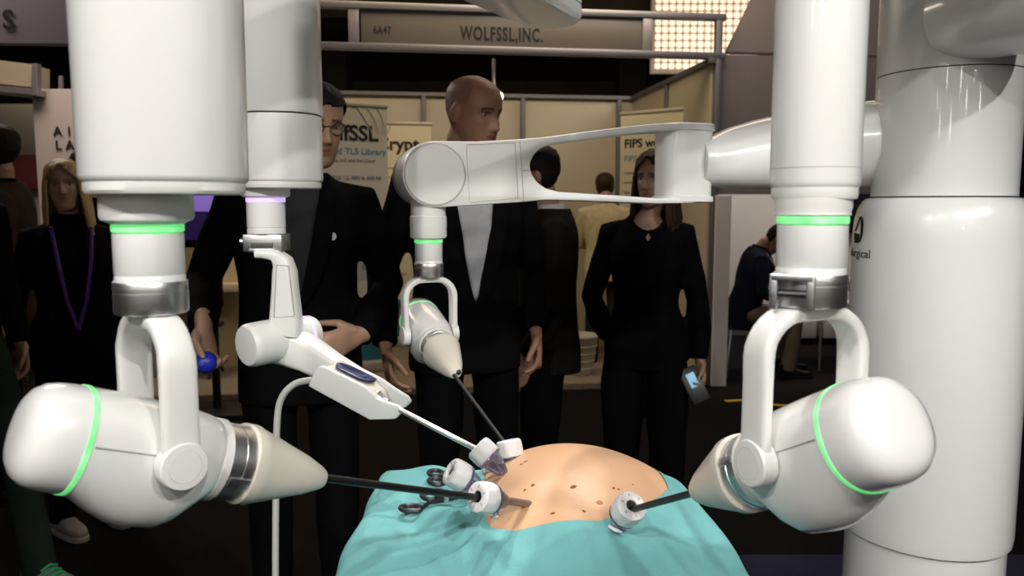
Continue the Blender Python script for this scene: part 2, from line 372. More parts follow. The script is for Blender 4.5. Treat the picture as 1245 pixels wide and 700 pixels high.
for k, (x0, x1) in enumerate(((955, 990), (996, 1040))):
    q, q2 = W(x0, 392, 8.0), W(x1, 392, 8.0)
    cb = empty('low_cabinet', ((q.x + q2.x) / 2, 8.1, 0), ['low white cabinet against the white wall beside the seated person', 'low white cabinet farther along the white wall, next to the round column'][k], 'cabinet')
    obj('body', box(((q.x + q2.x) / 2, 8.1, .24), (q2.x - q.x - .02, .4, .34), .008), M_WALLW, cb)
    obj('plinth', box(((q.x + q2.x) / 2, 8.12, .035), (q2.x - q.x - .05, .34, .07), .004), BLACKPL, cb)
    obj('top', box(((q.x + q2.x) / 2, 8.1, .425), (q2.x - q.x, .42, .025), .006), M_WALLW, cb)
# bar-height table whose thin chrome leg shows inside the yoke
tb = W(996, 452, 6.65)
tt = empty('side_table', (tb.x, tb.y, 0), 'small dark table on thin chrome legs behind the white arm yoke', 'table')
obj('table_top', box((tb.x + .28, tb.y + .28, .71), (.62, .62, .03), .01), BLACKPL, tt)
for dx, dy in ((0, 0), (.55, 0), (0, .55), (.55, .55)):
    obj('leg', tube([(tb.x + dx, tb.y + dy, 0), (tb.x + dx, tb.y + dy, .7)], .011, 8), STEEL, tt)
sc = W(1055, 235, 8.3)
mo = empty('blue_screen', (sc.x, 8.5, sc.z - .25), 'dark wall screen with a blue glowing strip beside the column', 'screen')
obj('housing', box((sc.x, 8.5, sc.z - .12), (.55, .06, .62), .01), BLACKPL, mo)
obj('display', box((sc.x, 8.465, sc.z + .03), (.5, .01, .07), .002), mat('screen_blue', (.02, .1, .6), .3, emit=(.03, .15, .9), es=1.2), mo)
M_YEL = mat('floor_tape_yellow', (.55, .38, .02), .6)
for px, py, L, a, lb in ((893, 491, .14, .2, 'short yellow tape strip on the carpet beside the white pillar'), (951, 497, .16, -.3, 'short yellow tape strip on the carpet seen through the white yoke')):
    D = (CAM_Z) / ((py - HOR) / F_PX); g = W(px, py, D)
    tag(obj('floor_tape', box((0, 0, .0025), (L, .05, .005), .001, Matrix.Translation((g.x, D, 0)) @ Matrix.Rotation(a, 4, 'Z')), M_YEL), lb, 'tape')
# ------------------------------------------------------------------ stands to the left
hs = empty('stand_header', W(40, 55, 5.0), 'lilac grey hanging header board with a single dark letter', 'sign')
obj('board', prism(pxpoly([(-130, -60), (150, -60), (150, 54), (-130, 52)], 5.0), (0, .08, 0), .004), M_LILAC, hs, smooth=False)
text('lettering', 'S', .16, M_INK, Matrix.Translation(W(10, 25, 4.99)) @ Matrix.Rotation(math.pi / 2, 4, 'X'), hs, .004)
tr = empty('header_box', W(20, 115, 6.3), 'beige box beam over the stand beneath the lilac header', 'beam')
obj('front_panel', prism(pxpoly([(-60, 66), (38, 78), (38, 106), (-60, 96)], 6.3), (0, .25, 0), .004), mat('beam_beige', (.36, .30, .22), .6), tr, smooth=False)
obj('lower_rail', prism(pxpoly([(-60, 98), (43, 108), (43, 116), (-60, 106)], 6.26), (0, .3, 0), .004), M_ALU, tr, smooth=False)
obj('end_post', prism(pxpoly([(39, 77), (45, 77), (45, 116), (39, 116)], 6.25), (0, .06, 0), .002), M_ALU, tr, smooth=False)
obj('hanger', prism(pxpoly([(71, 92), (75, 92), (75, 110), (71, 110)], 6.45), (0, .03, 0), .002), M_ALU, tr, smooth=False)
aw = empty('display_wall', W(90, 480, 6.4), 'pale pinkish display wall with widely spaced dark capitals and red bracket', 'display board')
q0, q1 = W(38, 108, 6.4), W(190, 108, 6.4)
obj('panel', box(((q0.x + q1.x) / 2, 6.43, q0.z / 2), (q1.x - q0.x, .05, q0.z), .004), mat('display_wall_pink', (.50, .43, .40), .6), aw, smooth=False)
for t, px, py in (('A', 70, 160), ('I', 84, 160), ('B', 112, 160), ('L', 71, 177), ('A', 85, 177)):
    text('lettering', t, .105, M_INK, Matrix.Translation(W(px, py, 6.395)) @ Matrix.Rotation(math.pi / 2, 4, 'X'), aw, .002)
M_RED = mat('print_red', (.5, .05, .04), .6)
for s in ([(92, 150), (98, 150), (98, 152), (94, 152), (94, 166), (98, 166), (98, 168), (92, 168)],):
    obj('printed_bracket', prism(pxpoly(s, 6.4), (0, .004, 0)), M_RED, aw, smooth=False)
struct('wall_left_stand', box((W(-20, 200, 6.9).x, 6.95, 1.15), (1.5, .06, 2.3)), mat('left_panel_beige', (.38, .34, .27), .6))
lb_ = W(40, 192, 6.85)
tag(obj('red_stripe_board', box((lb_.x - .1, 6.86, lb_.z - .12), (.9, .03, .3), .004), mat('stripe_dark_red', (.16, .03, .03), .6)), 'dark red board low on the beige wall behind the man in brown', 'board')
# screen on a stand with cabinet between the two left arms
ms = W(247, 268, 5.25)
st = empty('monitor_stand', (ms.x, 5.25, 0), 'dark flat screen glowing violet on a black floor stand', 'monitor')
obj('housing', box((ms.x - .05, 5.25, ms.z + .03), (.62, .05, .42), .01), BLACKPL, st)
obj('display', box((ms.x - .05, 5.222, ms.z + .13), (.58, .008, .14), .002), mat('screen_violet', (.2, .15, .4), .3, emit=(.2, .12, .42), es=.9), st)
obj('display', box((ms.x - .05, 5.222, ms.z - .04), (.58, .008, .18), .002), mat('screen_indigo', (.02, .015, .05), .3, emit=(.02, .01, .06), es=.6, var=.8, vscale=25), st)
obj('pole', tube([(ms.x + .03, 5.29, .02), (ms.x + .03, 5.29, ms.z)], .028, 12), BLACKPL, st)
obj('base', box((ms.x + .03, 5.29, .015), (.5, .4, .03), .01), BLACKPL, st)
cbn = W(245, 400, 6.7)
cb = empty('tall_cabinet', (cbn.x, 6.9, 0), 'warm-lit cream cabinet behind the violet screen stand', 'cabinet')
M_CABW = mat('cabinet_warm', (.62, .50, .30), .6)
obj('body', box((cbn.x, 7.0, .62), (.9, .4, 1.2), .01), M_CABW, cb)
obj('shelf', box((cbn.x, 6.72, .72), (.8, .18, .07), .008), mat('shelf_warm', (.7, .58, .36), .5), cb)
obj('plinth', box((cbn.x, 7.0, .03), (.86, .36, .06), .004), M_ALUD, cb)
chx = W(232, 400, 6.2)
ch = empty('folding_chair', (chx.x, 6.2, 0), 'black folding chair in front of the cream cabinet', 'chair')
obj('seat', box((chx.x, 6.2, .45), (.4, .4, .04), .012), BLACKPL, ch)
obj('backrest', box((chx.x, 6.39, .72), (.4, .03, .26), .012), BLACKPL, ch)
for s in (-1, 1):
    obj('leg', tube([(chx.x + s * .19, 6.02, 0), (chx.x + s * .19, 6.40, .86)], .012, 8), BLACKPL, ch)
    obj('leg', tube([(chx.x + s * .19, 6.40, 0), (chx.x + s * .19, 6.05, .45)], .012, 8), BLACKPL, ch)
# ================================================================== the surgical robot
# column --------------------------------------------------------------
COLX, COLD = W(1145, 240, 1.93).x, 1.93
zs = W(1153, 239, 1.75).z
col = empty('robot_column', (COLX, COLD, 0), 'thick round white robot column with a black triangular emblem', 'robot')
Mc = Matrix.Translation((COLX, COLD, 0))
zsu = W(1153, 77, 1.76).z
obj('upper_shaft', lathe([(.160, zs + .002), (.160, zsu - .0015)], 72, Mc), WHITE, col)
obj('seam', lathe([(.1585, zsu - .003), (.1585, zsu + .003)], 72, Mc), SEAM, col)
obj('top_shaft', lathe([(.160, zsu + .0015), (.160, 2.36), (.155, 2.39), (.13, 2.41)], 72, Mc), WHITE, col)
zb = .60
obj('main_body', lathe([(.195, zb), (.198, zb + .02), (.198, zs - .11), (.197, zs - .08), (.194, zs - .05), (.187, zs - .025), (.178, zs - .009), (.169, zs - .002), (.160, zs - .001)], 96, Mc), WHITE, col)
obj('seam', lathe([(.1605, zs - .004), (.1605, zs + .0025)], 72, Mc), SEAM, col)
obj('seam', lathe([(.184, zb - .008), (.184, zb)], 72, Mc), mat('seam_greenish', (.22, .25, .24), .5), col)
obj('lower_body', lathe([(.185, .20), (.185, zb - .006), (.183, zb - .004)], 72, Mc), WHITE, col)
obj('base', box((COLX + .05, COLD + .12, .115), (.62, .85, .2), .06, None, 4), WHITE2, col)
for sx in (-.24, .34):
    for sy in (-.22, .46):
        obj('wheel', tube([(COLX + sx - .02, COLD + sy, .035), (COLX + sx + .02, COLD + sy, .035)], .035, 16), BLACKPL, col)
# emblem and lettering wrapped round the body
def wrapcol(u, z, r=.1986):
    a = u / r; return Vector((COLX + r * math.sin(a), COLD - r * math.cos(a), z))
def ang_of_px(px, r=.198):
    best = None
    for k in range(-160, 161):
        a = k * .01; p = Vector((COLX + r * math.sin(a), COLD - r * math.cos(a), 0)); q = 622.5 + F_PX * p.x / p.y
        nrm = Vector((math.sin(a), -math.cos(a))); vis = nrm.dot(Vector((-p.x, -p.y))) > 0
        if vis and (best is None or abs(q - px) < best[0]): best = (abs(q - px), a)
    return best[1] * r
uE = ang_of_px(1044); zE = W(1044, 281, 1.83).z
def emb(poly, name):
    me = bpy.data.meshes.new(name); V = []
    for u, v in poly: V.append(wrapcol(uE + u, zE + v, .1988))
    for u, v in poly: V.append(wrapcol(uE + u, zE + v, .1972))
    n = len(poly); Fc = [tuple(range(n)), tuple(range(2 * n - 1, n - 1, -1))] + [(i, (i + 1) % n, n + (i + 1) % n, n + i) for i in range(n)]
    obj(name, (V, Fc), mat('emblem_black', (.004, .004, .005), .4), col, smooth=False)
k = 1.0
emb([(-.034, -.004), (-.004, .030), (.006, .034), (.012, .032), (.004, .026), (-.006, .021), (-.026, -.004)], 'emblem')
emb([(.003, .024), (.012, .031), (.0165, .02), (.0165, -.012), (.006, -.030), (.000, -.031), (.005, -.018), (.005, .02)], 'emblem')
emb([(-.036, -.008), (.001, -.010), (.001, -.024), (-.003, -.033), (-.030, -.033), (-.036, -.022)], 'emblem')
me = text_mesh('oSurgical', .026, .0002, .0004, 'RIGHT')
uT = ang_of_px(1059)
for v in me.vertices:
    p = wrapcol(uT + v.co.x * 1.4, zE - .058 + v.co.y * 1.12, .1984 + v.co.z); v.co = p
obj('lettering', me, mat('emblem_black', (.004, .004, .005), .4), col, smooth=False)
# shoulder barrel that carries the boom of the front arm
sh = W(1306, -12, 1.60)
obj('shoulder_barrel', lathe([(.085, -.26), (.098, -.22), (.106, -.15), (.110, .0), (.106, .018), (.098, .028), (.085, .032)], 64, frame(sh, (.55, -1, 0))), WHITE, col)
obj('seam', torus(.090, .0012, frame(sh + Vector((.55, -1, 0)).normalized() * .031, (.55, -1, 0)), 64, 6), GREYSEAM, col)

# common wrist + yoke + drive unit ------------------------------------------------
def wrist(root, c, a, ring=GREEN, clamp=False, k=1., fl=1., dp=.223):
    """c: centre of the light ring; a: unit instrument axis"""
    M = Matrix.Translation(c) @ Matrix.Diagonal((k * .935, k * .935, k, 1))
    obj('upper_flange', lathe([(.046 * fl, .034), (.0465 * fl, .012), (.045 * fl, .008), (.0375, .005), (.0365, .004)], 48, M), WHITE2, root)
    obj('light_ring', lathe([(.0345, .004), (.0358, .003), (.0358, -.003), (.0345, -.004)], 48, M), ring, root)
    obj('neck', lathe([(.0352, -.005), (.0352, -.044), (.0345, -.045), (.0345, -.0465), (.0352, -.0475), (.0352, -.052)], 48, M), WHITE, root)
    obj('steel_collar', lathe([(.0365, -.052), (.0372, -.053), (.0372, -.060), (.0368, -.0605), (.0368, -.0625), (.0372, -.063), (.0372, -.082), (.036, -.084), (.02, -.084)], 48, M), STEEL, root)
    if clamp:
        Mq = M @ Matrix.Rotation(R(-28), 4, 'Z')
        for xx in (-.030, .006): obj('clamp_jaw', box((xx, -.034, -.068), (.008, .02, .034), .0015, Mq), STEEL, root)
        obj('clamp_screw', tube([Mq @ Vector((-.026, -.036, -.07)), Mq @ Vector((.003, -.036, -.07))], .004, 10), BLACKPL, root)
        obj('clamp_cap', box((-.012, -.036, -.054), (.04, .018, .006), .001, Mq), STEEL, root)
    ah = Vector((a.x, a.y, 0)).normalized(); p = Vector((ah.y, -ah.x, 0))           # yoke spans along p
    P = Vector(c) + Vector((0, 0, -dp * k)); zt = -.091
    pts = []
    w_, r_ = .060, .042
    o = Vector(c)
    def q(u, z): return o + p * (u * k) + UP * (z * k)
    pts += [q(-w_, -dp), q(-w_, -.19), q(-w_, -.16)]
    pts += [q(-w_ + r_ - r_ * math.cos(t), zt - r_ + r_ * math.sin(t)) for t in np.linspace(0, math.pi / 2, 8)]
    pts += [q(w_ - r_ + r_ * math.sin(t), zt - r_ + r_ * math.cos(t)) for t in np.linspace(0, math.pi / 2, 8)]
    pts += [q(w_, -.16), q(w_, -.19), q(w_, -dp)]
    n = len(pts)
    hw = [(.0185 if i in (0, n - 1) else .0165 if 4 < i < n - 5 else .0175) * k for i in range(n)]
    ht = [(.0075 if 3 <= i < n - 3 else .0068) * k for i in range(n)]
    yo = obj('yoke', strap(pts, ah, hw, ht, 20, 4), WHITE2, root)
    for s in (-1, 1):
        Mp = frame(P + p * (s * (w_ - .008) * k), p * s)
        Mp = Mp @ Matrix.Scale(k, 4)
        obj('pivot_boss', lathe([(.0235, .0), (.0235, .0145), (.022, .0165), (.016, .0170), (.016, .0163), (.0155, .0170), (.001, .0172)], 40, Mp), WHITE2, yo)
    # drive unit : local z along a, local y 'up'
    yv = (UP - a * a.z).normalized(); xv = yv.cross(a)
    Md = Matrix(((xv.x, yv.x, a.x, P.x), (xv.y, yv.y, a.y, P.y), (xv.z, yv.z, a.z, P.z), (0, 0, 0, 1))) @ Matrix.Scale(k, 4)
    N = 48
    def sec(z, r, low, e=2.2):
        out = []
        for x, y in sup(r, r, e, N):
            out.append((x, y if y > 0 else y * (1 + low / r), z))
        return out
    dome = [(-.133, .006), (-.1325, .020), (-.130, .032), (-.125, .0405), (-.117, .0462), (-.107, .049), (-.096, .0502), (-.0865, .0506)]
    obj('rear_cap', xf(loft([sec(z, r, 0, 2.25) for z, r in dome]), Md), WHITE, root)
    obj('light_ring', xf(loft([sec(-.0865, .0506, 0), sec(-.086, .0515, 0), sec(-.0815, .0515, 0), sec(-.081, .0506, 0)]), Md), ring, root)
    body = [(-.081, .0502, 0), (-.073, .0507, .003), (-.055, .0508, .013), (-.036, .0506, .022), (-.018, .0504, .0255), (.010, .0495, .0255), (.024, .0480, .020), (.036, .0462, .009), (.044, .0445, .002), (.050, .0425, 0), (.052, .040, 0)]
    bd = obj('drive_housing', xf(loft([sec(*b, 2.3) for b in body]), Md), WHITE, root, angle=60)
    for s in (-1, 1):
        obj('seam', tube([Md @ Vector((s * (.0513 - .0016 * t), .004, -.079 + .10 * t)) for t in (0, .5, 1)], .0008, 6), GREYSEAM, bd)
    obj('neck_ring', lathe([(.040, .050), (.0435, .052), (.0435, .060), (.0405, .062)], 48, Md), WHITE2, root)
    obj('steel_ring', lathe([(.0395, .061), (.0405, .062), (.0405, .0735), (.0398, .074), (.0398, .0765), (.0405, .077), (.0405, .089), (.039, .090)], 48, Md), STEEL, root)
    for t in (200, 20):
        Mq = Md @ Matrix.Rotation(R(t), 4, 'Z')
        obj('latch', box((.0405, 0, .076), (.004, .010, .024), .0015, Mq), STEEL, root)
    cone = [(.0405, .089), (.0432, .090), (.0432, .100), (.0418, .104), (.036, .130), (.0295, .155), (.0255, .170), (.0195, .185), (.0155, .194), (.012, .199), (.006, .2005)]
    obj('instrument_adapter', xf(loft([[(x, y - (.004 * max(0, (z - .1) / .1)), z) for x, y in sup(r, r * (1 - .12 * max(0, min(1, (z - .1) / .08))), 2.3, N)] for r, z in cone]), Md), CREAM, root)
    return P, Md
def zw(px, py, D): return W(px, py, D)
# belly entry targets ----------------------------------------------------------
T_D = W(590, 605, 1.085)      # near-left port (left arm)
T_E = W(763, 620, 1.075)      # right port
T_B = W(620, 547, 1.33)       # rear port
T_A = W(589, 551, 1.265)       # endoscope port
T_C = W(558, 578, 1.18)       # free port
def housing(root, c, zb, zt, a, b, e, yaw, seam=None, taper=1.03):
    M = Matrix.Translation((c[0], c[1], 0)) @ Matrix.Rotation(yaw, 4, 'Z')
    obj('bottom_plate', ring_list([(zb, a * .93, b * .93, e, 0, 0), (zb + .003, a * .955, b * .955, e, 0, 0), (zb + .011, a * .955, b * .955, e, 0, 0)], 64, M), WHITE2, root)
    def sec(z, k): 
        t = (z - zb) / (zt - zb); kk = k * (1 + (taper - 1) * t); return (z, a * kk, b * kk, e, 0, 0)
    lo = zb + .011
    if seam is None:
        obj('vertical_housing', ring_list([sec(lo, .955), sec(lo + .002, .985), sec(lo + .006, 1.), sec(zt - .02, 1.), sec(zt - .005, .98), sec(zt, .94)], 72, M), WHITE, root)
    else:
        obj('vertical_housing', ring_list([sec(lo, .955), sec(lo + .002, .985), sec(lo + .006, 1.), sec(seam - .002, 1.)], 72, M), WHITE, root)
        obj('seam', ring_list([sec(seam - .003, .992), sec(seam + .003, .992)], 72, M), SEAM, root)
        obj('upper_housing', ring_list([sec(seam + .001, 1.015), sec(seam + .004, 1.03), sec(zt - .02, 1.03), sec(zt - .005, 1.0), sec(zt, .96)], 72, M), WHITE, root)
def shaft(root, p0, p1, r, m=BLACKPL):
    return obj('instrument_shaft', tube([p0, p1], r, 16), m, root)
GR = 'arms of the surgical robot'
# left arm ---------------------------------------------------------------------
c1 = W(180, 277, .775)
a1 = (T_D - (c1 + Vector((0, 0, -.227)))).normalized()
arm1 = empty('robotic_arm', (c1.x, c1.y, 1.05), 'white robotic arm with broad square-edged housing, its cream nose beside the hanging hose', 'robot arm', GR)
P1, Md1 = wrist(arm1, c1, a1, dp=.227)
housing(arm1, (c1.x + .016, c1.y + .012), c1.z + .033, 2.02, .0775, .082, 2.6, R(20))
shaft(arm1, Md1 @ Vector((0, -.004, .196)), T_D + a1 * .07, .0050)
# right front arm --------------------------------------------------------------
c4 = W(988, 267, .765)
a4 = (T_E - (c4 + Vector((0, 0, -.236)))).normalized()
arm4 = empty('robotic_arm', (c4.x, c4.y, 1.05), 'white robotic arm with slim housing in front of the round column, rounded cap forward', 'robot arm', GR)
P4, Md4 = wrist(arm4, c4, a4, clamp=True, fl=.82, dp=.236)
housing(arm4, (c4.x + .002, c4.y + .005), c4.z + .020, 1.98,   .0408, .043, 2.2, 0, seam=None, taper=1.02)
obj('seam', ring_list([(c4.z + .049, .041, .0432, 2.2, 0, 0), (c4.z + .0497, .041, .0432, 2.2, 0, 0)], 64, Matrix.Translation((c4.x + .002, c4.y + .005, 0))), GREYSEAM, arm4)
shaft(arm4, Md4 @ Vector((0, -.004, .196)), T_E + a4 * .05, .0046)
# rear arm with open horizontal link -------------------------------------------
c3 = W(521, 293, 1.76)
a3 = (T_B - (c3 + Vector((0, 0, -.21)))).normalized()
arm3 = empty('robotic_arm', (c3.x, c3.y, 1.05), 'white robotic arm with an open horizontal link and round elbow behind the belly model', 'robot arm', GR)
P3, Md3 = wrist(arm3, c3, a3, k=.95)
obj('wrist_stem', lathe([(.036, .028), (.0415, .03), (.0415, .055), (.039, .057), (.039, .13)], 40, Matrix.Translation(c3)), WHITE2, arm3)
shaft(arm3, Md3 @ Vector((-.004, -.006, .19)), T_B + a3 * .02, .0042)
obj('tip_port', sphere(Md3 @ Vector((.006, .0, .1985)), .006, 12, 8), BLACKPL, arm3)
# the link, drawn on its own vertical plane turned 17 degrees
LA = R(17); LU = Vector((math.cos(LA), math.sin(LA), 0)); LN = Vector((math.sin(LA), -math.cos(LA), 0))
L0 = W(529, 212, 1.72)
def onlink(px, py, off=0.):
    d = W(px, py, 1.0) - Vector((0, 0, CAM_Z)); o = Vector((0, 0, CAM_Z)); q = L0 + LN * off
    t = (q - o).dot(LN) / d.dot(LN); return o + d * t
TK = .115
def linkpx():
    jr = onlink(568, 212) - L0; r = jr.length; cs = []
    for i in range(19):
        t = math.pi / 2 + math.pi * i / 18
        cs.append(L0 + LU * (r * math.cos(t)) + UP * (r * math.sin(t)))
    return cs, r
cs, JR = linkpx()
low = [onlink(x, y) for x, y in ((580, 249), (630, 246), (662, 243), (710, 244), (760, 246), (800, 247.5), (846, 247))]
hole_b = [onlink(x, y) for x, y in ((846, 240.5), (800, 241), (760, 238), (710, 235), (680, 233), (664, 229), (653, 221), (647, 212), (644.5, 203))]
hole_t = [onlink(x, y) for x, y in ((645, 197), (650, 187), (658, 180), (668, 176), (690, 172), (720, 168), (760, 163), (800, 158.5), (846, 157.5))]
top = [onlink(x, y) for x, y in ((846, 149), (800, 150), (760, 154), (720, 159), (690, 163), (660, 167), (620, 170), (580, 172))]
def concave_prism(poly, ext, bev):
    g = prism(poly, ext, bev, 2); return g
lk = obj('open_link', concave_prism(cs + low + hole_b + hole_t + top, -LN * TK, .004), WHITE2, arm3, angle=40)
obj('round_cover', lathe([(JR * .93, -.001), (JR * .93, .0012), (JR * .90, .0028), (.001, .003)], 64, frame(L0, LN)), WHITE2, arm3)
obj('seam', torus(JR * .935, .0009, frame(L0 + LN * .0012, LN), 64, 6), GREYSEAM, lk)
obj('elbow_barrel', lathe([(JR * .93, 0), (JR * .97, .006), (JR * .97, .05), (JR * .90, .056)], 64, frame(L0 - LN * (TK - .004), -LN)), mat('barrel_grey', (.42, .42, .47), .3, coat=.5), arm3)
def line(root, pts, r=.0007): obj('seam', tube(pts, r, 6), GREYSEAM, root)
line(lk, [onlink(x, y, .0005) for x, y in ((567, 176), (626, 173.5), (630, 241), (572, 246))])
line(lk, [onlink(567, 177, .0005), onlink(571, 245, .0005)], .0004)
line(lk, [onlink(632, 172, .0005), onlink(637, 245, .0005)])
line(lk, [onlink(634.5, 207, .0005), onlink(645, 207, .0005)])
# knuckle and tube to the column
kc = (onlink(845, 197) - LN * TK * .5)
ztop, zbot = onlink(845, 150).z, onlink(845, 245).z
Mk = Matrix.Translation((kc.x, kc.y, 0)) @ Matrix.Rotation(LA, 4, 'Z')
for za, zb_ in ((zbot - .002, zbot + .014), (ztop - .016, ztop + .002)):
    obj('knuckle_plate', ring_list([(za, .066, .056, 3.2, 0, 0), (za + .002, .070, .060, 3.2, 0, 0), (zb_ - .002, .070, .060, 3.2, 0, 0), (zb_, .066, .056, 3.2, 0, 0)], 48, Mk), WHITE2, arm3)
obj('knuckle', ring_list([(zbot + .012, .066, .056, 3, 0, 0), (ztop - .014, .066, .056, 3, 0, 0)], 48, Mk), WHITE, arm3)
tpts = [(848, 197, 1.96), (860, 197, 1.965), (872, 196, 1.975), (890, 193, 1.99), (920, 189, 2.005), (960, 184, 2.02), (1020, 178, 2.03), (1085, 174, 2.02)]
trad = [30, 29, 32, 37, 42, 46, 50, 52]
obj('upper_arm_tube', tube([W(x, y, d) for x, y, d in tpts], [r * d / 950 for r, (x, y, d) in zip(trad, tpts)], 40), WHITE, arm3)
# overhead booms ---------------------------------------------------------------
def boom(root, pts, rad, name='boom'): return obj(name, tube(pts, rad, 28, (0, 0, 1), rnd=True), WHITE, root)
el = Vector((W(666, 25, 1.62).x, 1.62, 0)); zl = W(670, 24, 1.60).z
n1 = Vector((c1.x + .016, c1.y + .012, 0))
d1 = (el - n1); u1 = d1.normalized(); s1 = Vector((-u1.y, u1.x, 0))
def stadium(z, p, q, rp, rq, n=14):
    out = [p + s1 * (rp * math.cos(t)) - u1 * (rp * math.sin(t)) + UP * z for t in np.linspace(0, math.pi, n)]
    out += [q - s1 * (rq * math.cos(t)) + u1 * (rq * math.sin(t)) + UP * z for t in np.linspace(0, math.pi, n)]
    return out
obj('forearm_link', loft([stadium(zl, n1, el, .095, .058), stadium(zl + .004, n1, el, .10, .064), stadium(zl + .012, n1, el, .105, .068), stadium(zl + .10, n1, el, .105, .068), stadium(zl + .115, n1, el, .095, .06)]), WHITE, arm1)
obj('seam', loft([stadium(zl + .030, n1, el, .1055, .0685), stadium(zl + .0315, n1, el, .1055, .0685)]), SEAM, arm1)
obj('elbow_post', lathe([(.05, zl + .11), (.05, 2.02), (.056, 2.03), (.056, 2.16), (.05, 2.17)], 40, Matrix.Translation(el)), WHITE, arm1)
boom(arm1, [el + UP * 2.09, Vector((COLX - .22, COLD - .02, 2.09))], [.055, .07])
c2 = W(323, 243, 1.46)
h2 = Vector((W(341, 200, 1.47).x, 1.47, 0))
arm2 = empty('robotic_arm', (c2.x, c2.y, 1.0), 'white robotic arm holding a steel endoscope, with violet light ring and trailing hose', 'robot arm', GR)
boom(arm2, [h2 + UP * 2.26, Vector((.3, 1.75, 2.26)), Vector((COLX - .22, COLD - .02, 2.26))], [.055, .06, .075])
boom(arm4, [Vector((c4.x, c4.y + .02, 1.98)), Vector((.62, 1.1, 2.0)), sh + Vector((-.02, .12, .06))], [.06, .06, .075])
# endoscope arm ----------------------------------------------------------------
zh = W(341, 228, 1.40).z
housing(arm2, h2, zh, 2.27, .0765, .078, 2.4, R(8), seam=W(341, 135, 1.39).z, taper=1.0)
M2 = Matrix.Translation(c2)
obj('upper_flange', lathe([(.044, .022), (.0445, .010), (.043, .007), (.036, .004)], 40, M2), WHITE2, arm2)
obj('light_ring', lathe([(.034, .0045), (.0355, .004), (.0355, -.003), (.034, -.004)], 40, M2), PURPLE, arm2)
obj('neck', lathe([(.035, -.004), (.035, -.050), (.0342, -.051), (.0342, -.0525), (.035, -.053), (.035, -.062)], 40, M2), WHITE, arm2)
obj('steel_bracket', box((0, 0, -.079), (.072, .06, .032), .003, M2), STEEL, arm2)
obj('bracket_slot', box((0, -.031, -.083), (.040, .004, .010), .001, M2), mat('slot_grey', (.10, .10, .10), .5, metal=.5), arm2)
obj('bracket_lip', box((0, -.034, -.092), (.046, .008, .006), .001, M2), STEEL, arm2)
obj('clamp_screw', tube([M2 @ Vector((-.036, -.01, -.076)), M2 @ Vector((-.046, -.01, -.076))], .006, 10), STEEL, arm2)
DL = 1.44
lp_ = [(314, 308), (324, 308), (336, 310), (344, 318), (346.5, 330), (347, 350), (347.5, 370), (348, 392), (346, 405)]
lwid = [.008, .009, .011, .0165, .0205, .0225, .0255, .029, .031]
pts = [W(x, y, DL) for x, y in lp_]
rings = []
for i, p in enumerate(pts):
    t = (pts[min(i + 1, len(pts) - 1)] - pts[max(i - 1, 0)]).normalized(); sd = t.cross(Vector((0, 1, 0))).normalized()
    rings.append([p + sd * x + Vector((0, 1, 0)) * y for x, y in sup(lwid[i], .024, 4, 20)])
ul = obj('swan_neck_link', loft(rings), WHITE2, arm2, angle=50)
line(ul, [W(x, y, DL - .0245) for x, y in ((336, 322), (351, 323), (358, 384), (333, 386), (336, 322))], .0007)
jc = W(322, 416, 1.43); jd = Vector((.62, .72, .05)).normalized()
obj('joint_barrel', lathe([(.030, -.040), (.036, -.039), (.0395, -.034), (.0405, -.026), (.0405, .03), (.037, .06), (.034, .075)], 48, frame(jc, jd)), WHITE2, arm2)
obj('light_ring', lathe([(.030, .083), (.035, .085), (.035, .091), (.031, .093)], 48, frame(jc, jd)), PURPLE, arm2)
obj('joint_cap', lathe([(.0345, .07), (.0345, .10), (.030, .108), (.02, .110)], 48, frame(jc, jd)), WHITE2, arm2)
fpts = [(326, 412, 1.455), (352, 420, 1.455), (378, 432, 1.445), (405, 448, 1.43), (440, 468, 1.405), (462, 482, 1.39)]
fw = [.040, .037, .031, .027, .023, .018]
pts = [W(*p) for p in fpts]; rings = []
for i, p in enumerate(pts):
    t = (pts[min(i + 1, len(pts) - 1)] - pts[max(i - 1, 0)]).normalized(); dp = Vector((.3, 1, 0)); dp = (dp - t * dp.dot(t)).normalized(); sd = t.cross(dp)
    rings.append([p + sd * x + dp * y for x, y in sup(fw[i], .030 if i < 3 else .024, 4, 20)])
obj('forearm', loft(rings), WHITE2, arm2, angle=50)
EX = Vector((.022, .052, .0))
chk = [(374.5, 469.5), (378, 460), (383.6, 447.5), (386, 445.6), (391, 445), (443, 470.5), (452.8, 479), (457.5, 484.5), (466, 488), (484, 494), (487, 498), (486, 503), (479.5, 509.6), (449, 510.4)]
HD = 1.335
obj('handle_cheek', prism(pxpoly(chk, HD), EX * .2, .003), WHITE2, arm2, angle=40)
mid = [(376, 469), (384, 449), (391, 447.5), (442, 472.5), (452, 481), (457, 492), (462, 508), (449, 508.5)]
obj('handle_core', prism([p + EX * .15 for p in pxpoly(mid, HD)], EX * .8, .002), CREAM, arm2, angle=40)
farc = [(388, 447), (394, 443), (444, 468), (458, 478), (477, 490), (481, 497), (474, 504), (449, 507)]
obj('handle_cheek', prism([p + EX * .86 for p in pxpoly(farc, HD)], EX * .2, .003), WHITE2, arm2, angle=40)
navy = [(398, 449), (405, 449.5), (440, 466.5), (447, 471), (446, 474.5), (440, 473)]
def oncore(u, v):   # u along the handle top, v across
    a_, b_ = W(391, 446.3, HD), W(443, 471.3, HD); return a_ + (b_ - a_) * u + EX * (.15 + .8 * v) + UP * .003
npoly = [(.10, .50), (.18, .22), (.32, .12), (.80, .12), (.94, .25), (1.0, .55), (.97, .78), (.85, .85), (.30, .85), (.16, .75)]
pn = obj('control_panel', prism([oncore(u, v) for u, v in npoly], UP * .003, .001), NAVY, arm2, angle=40)
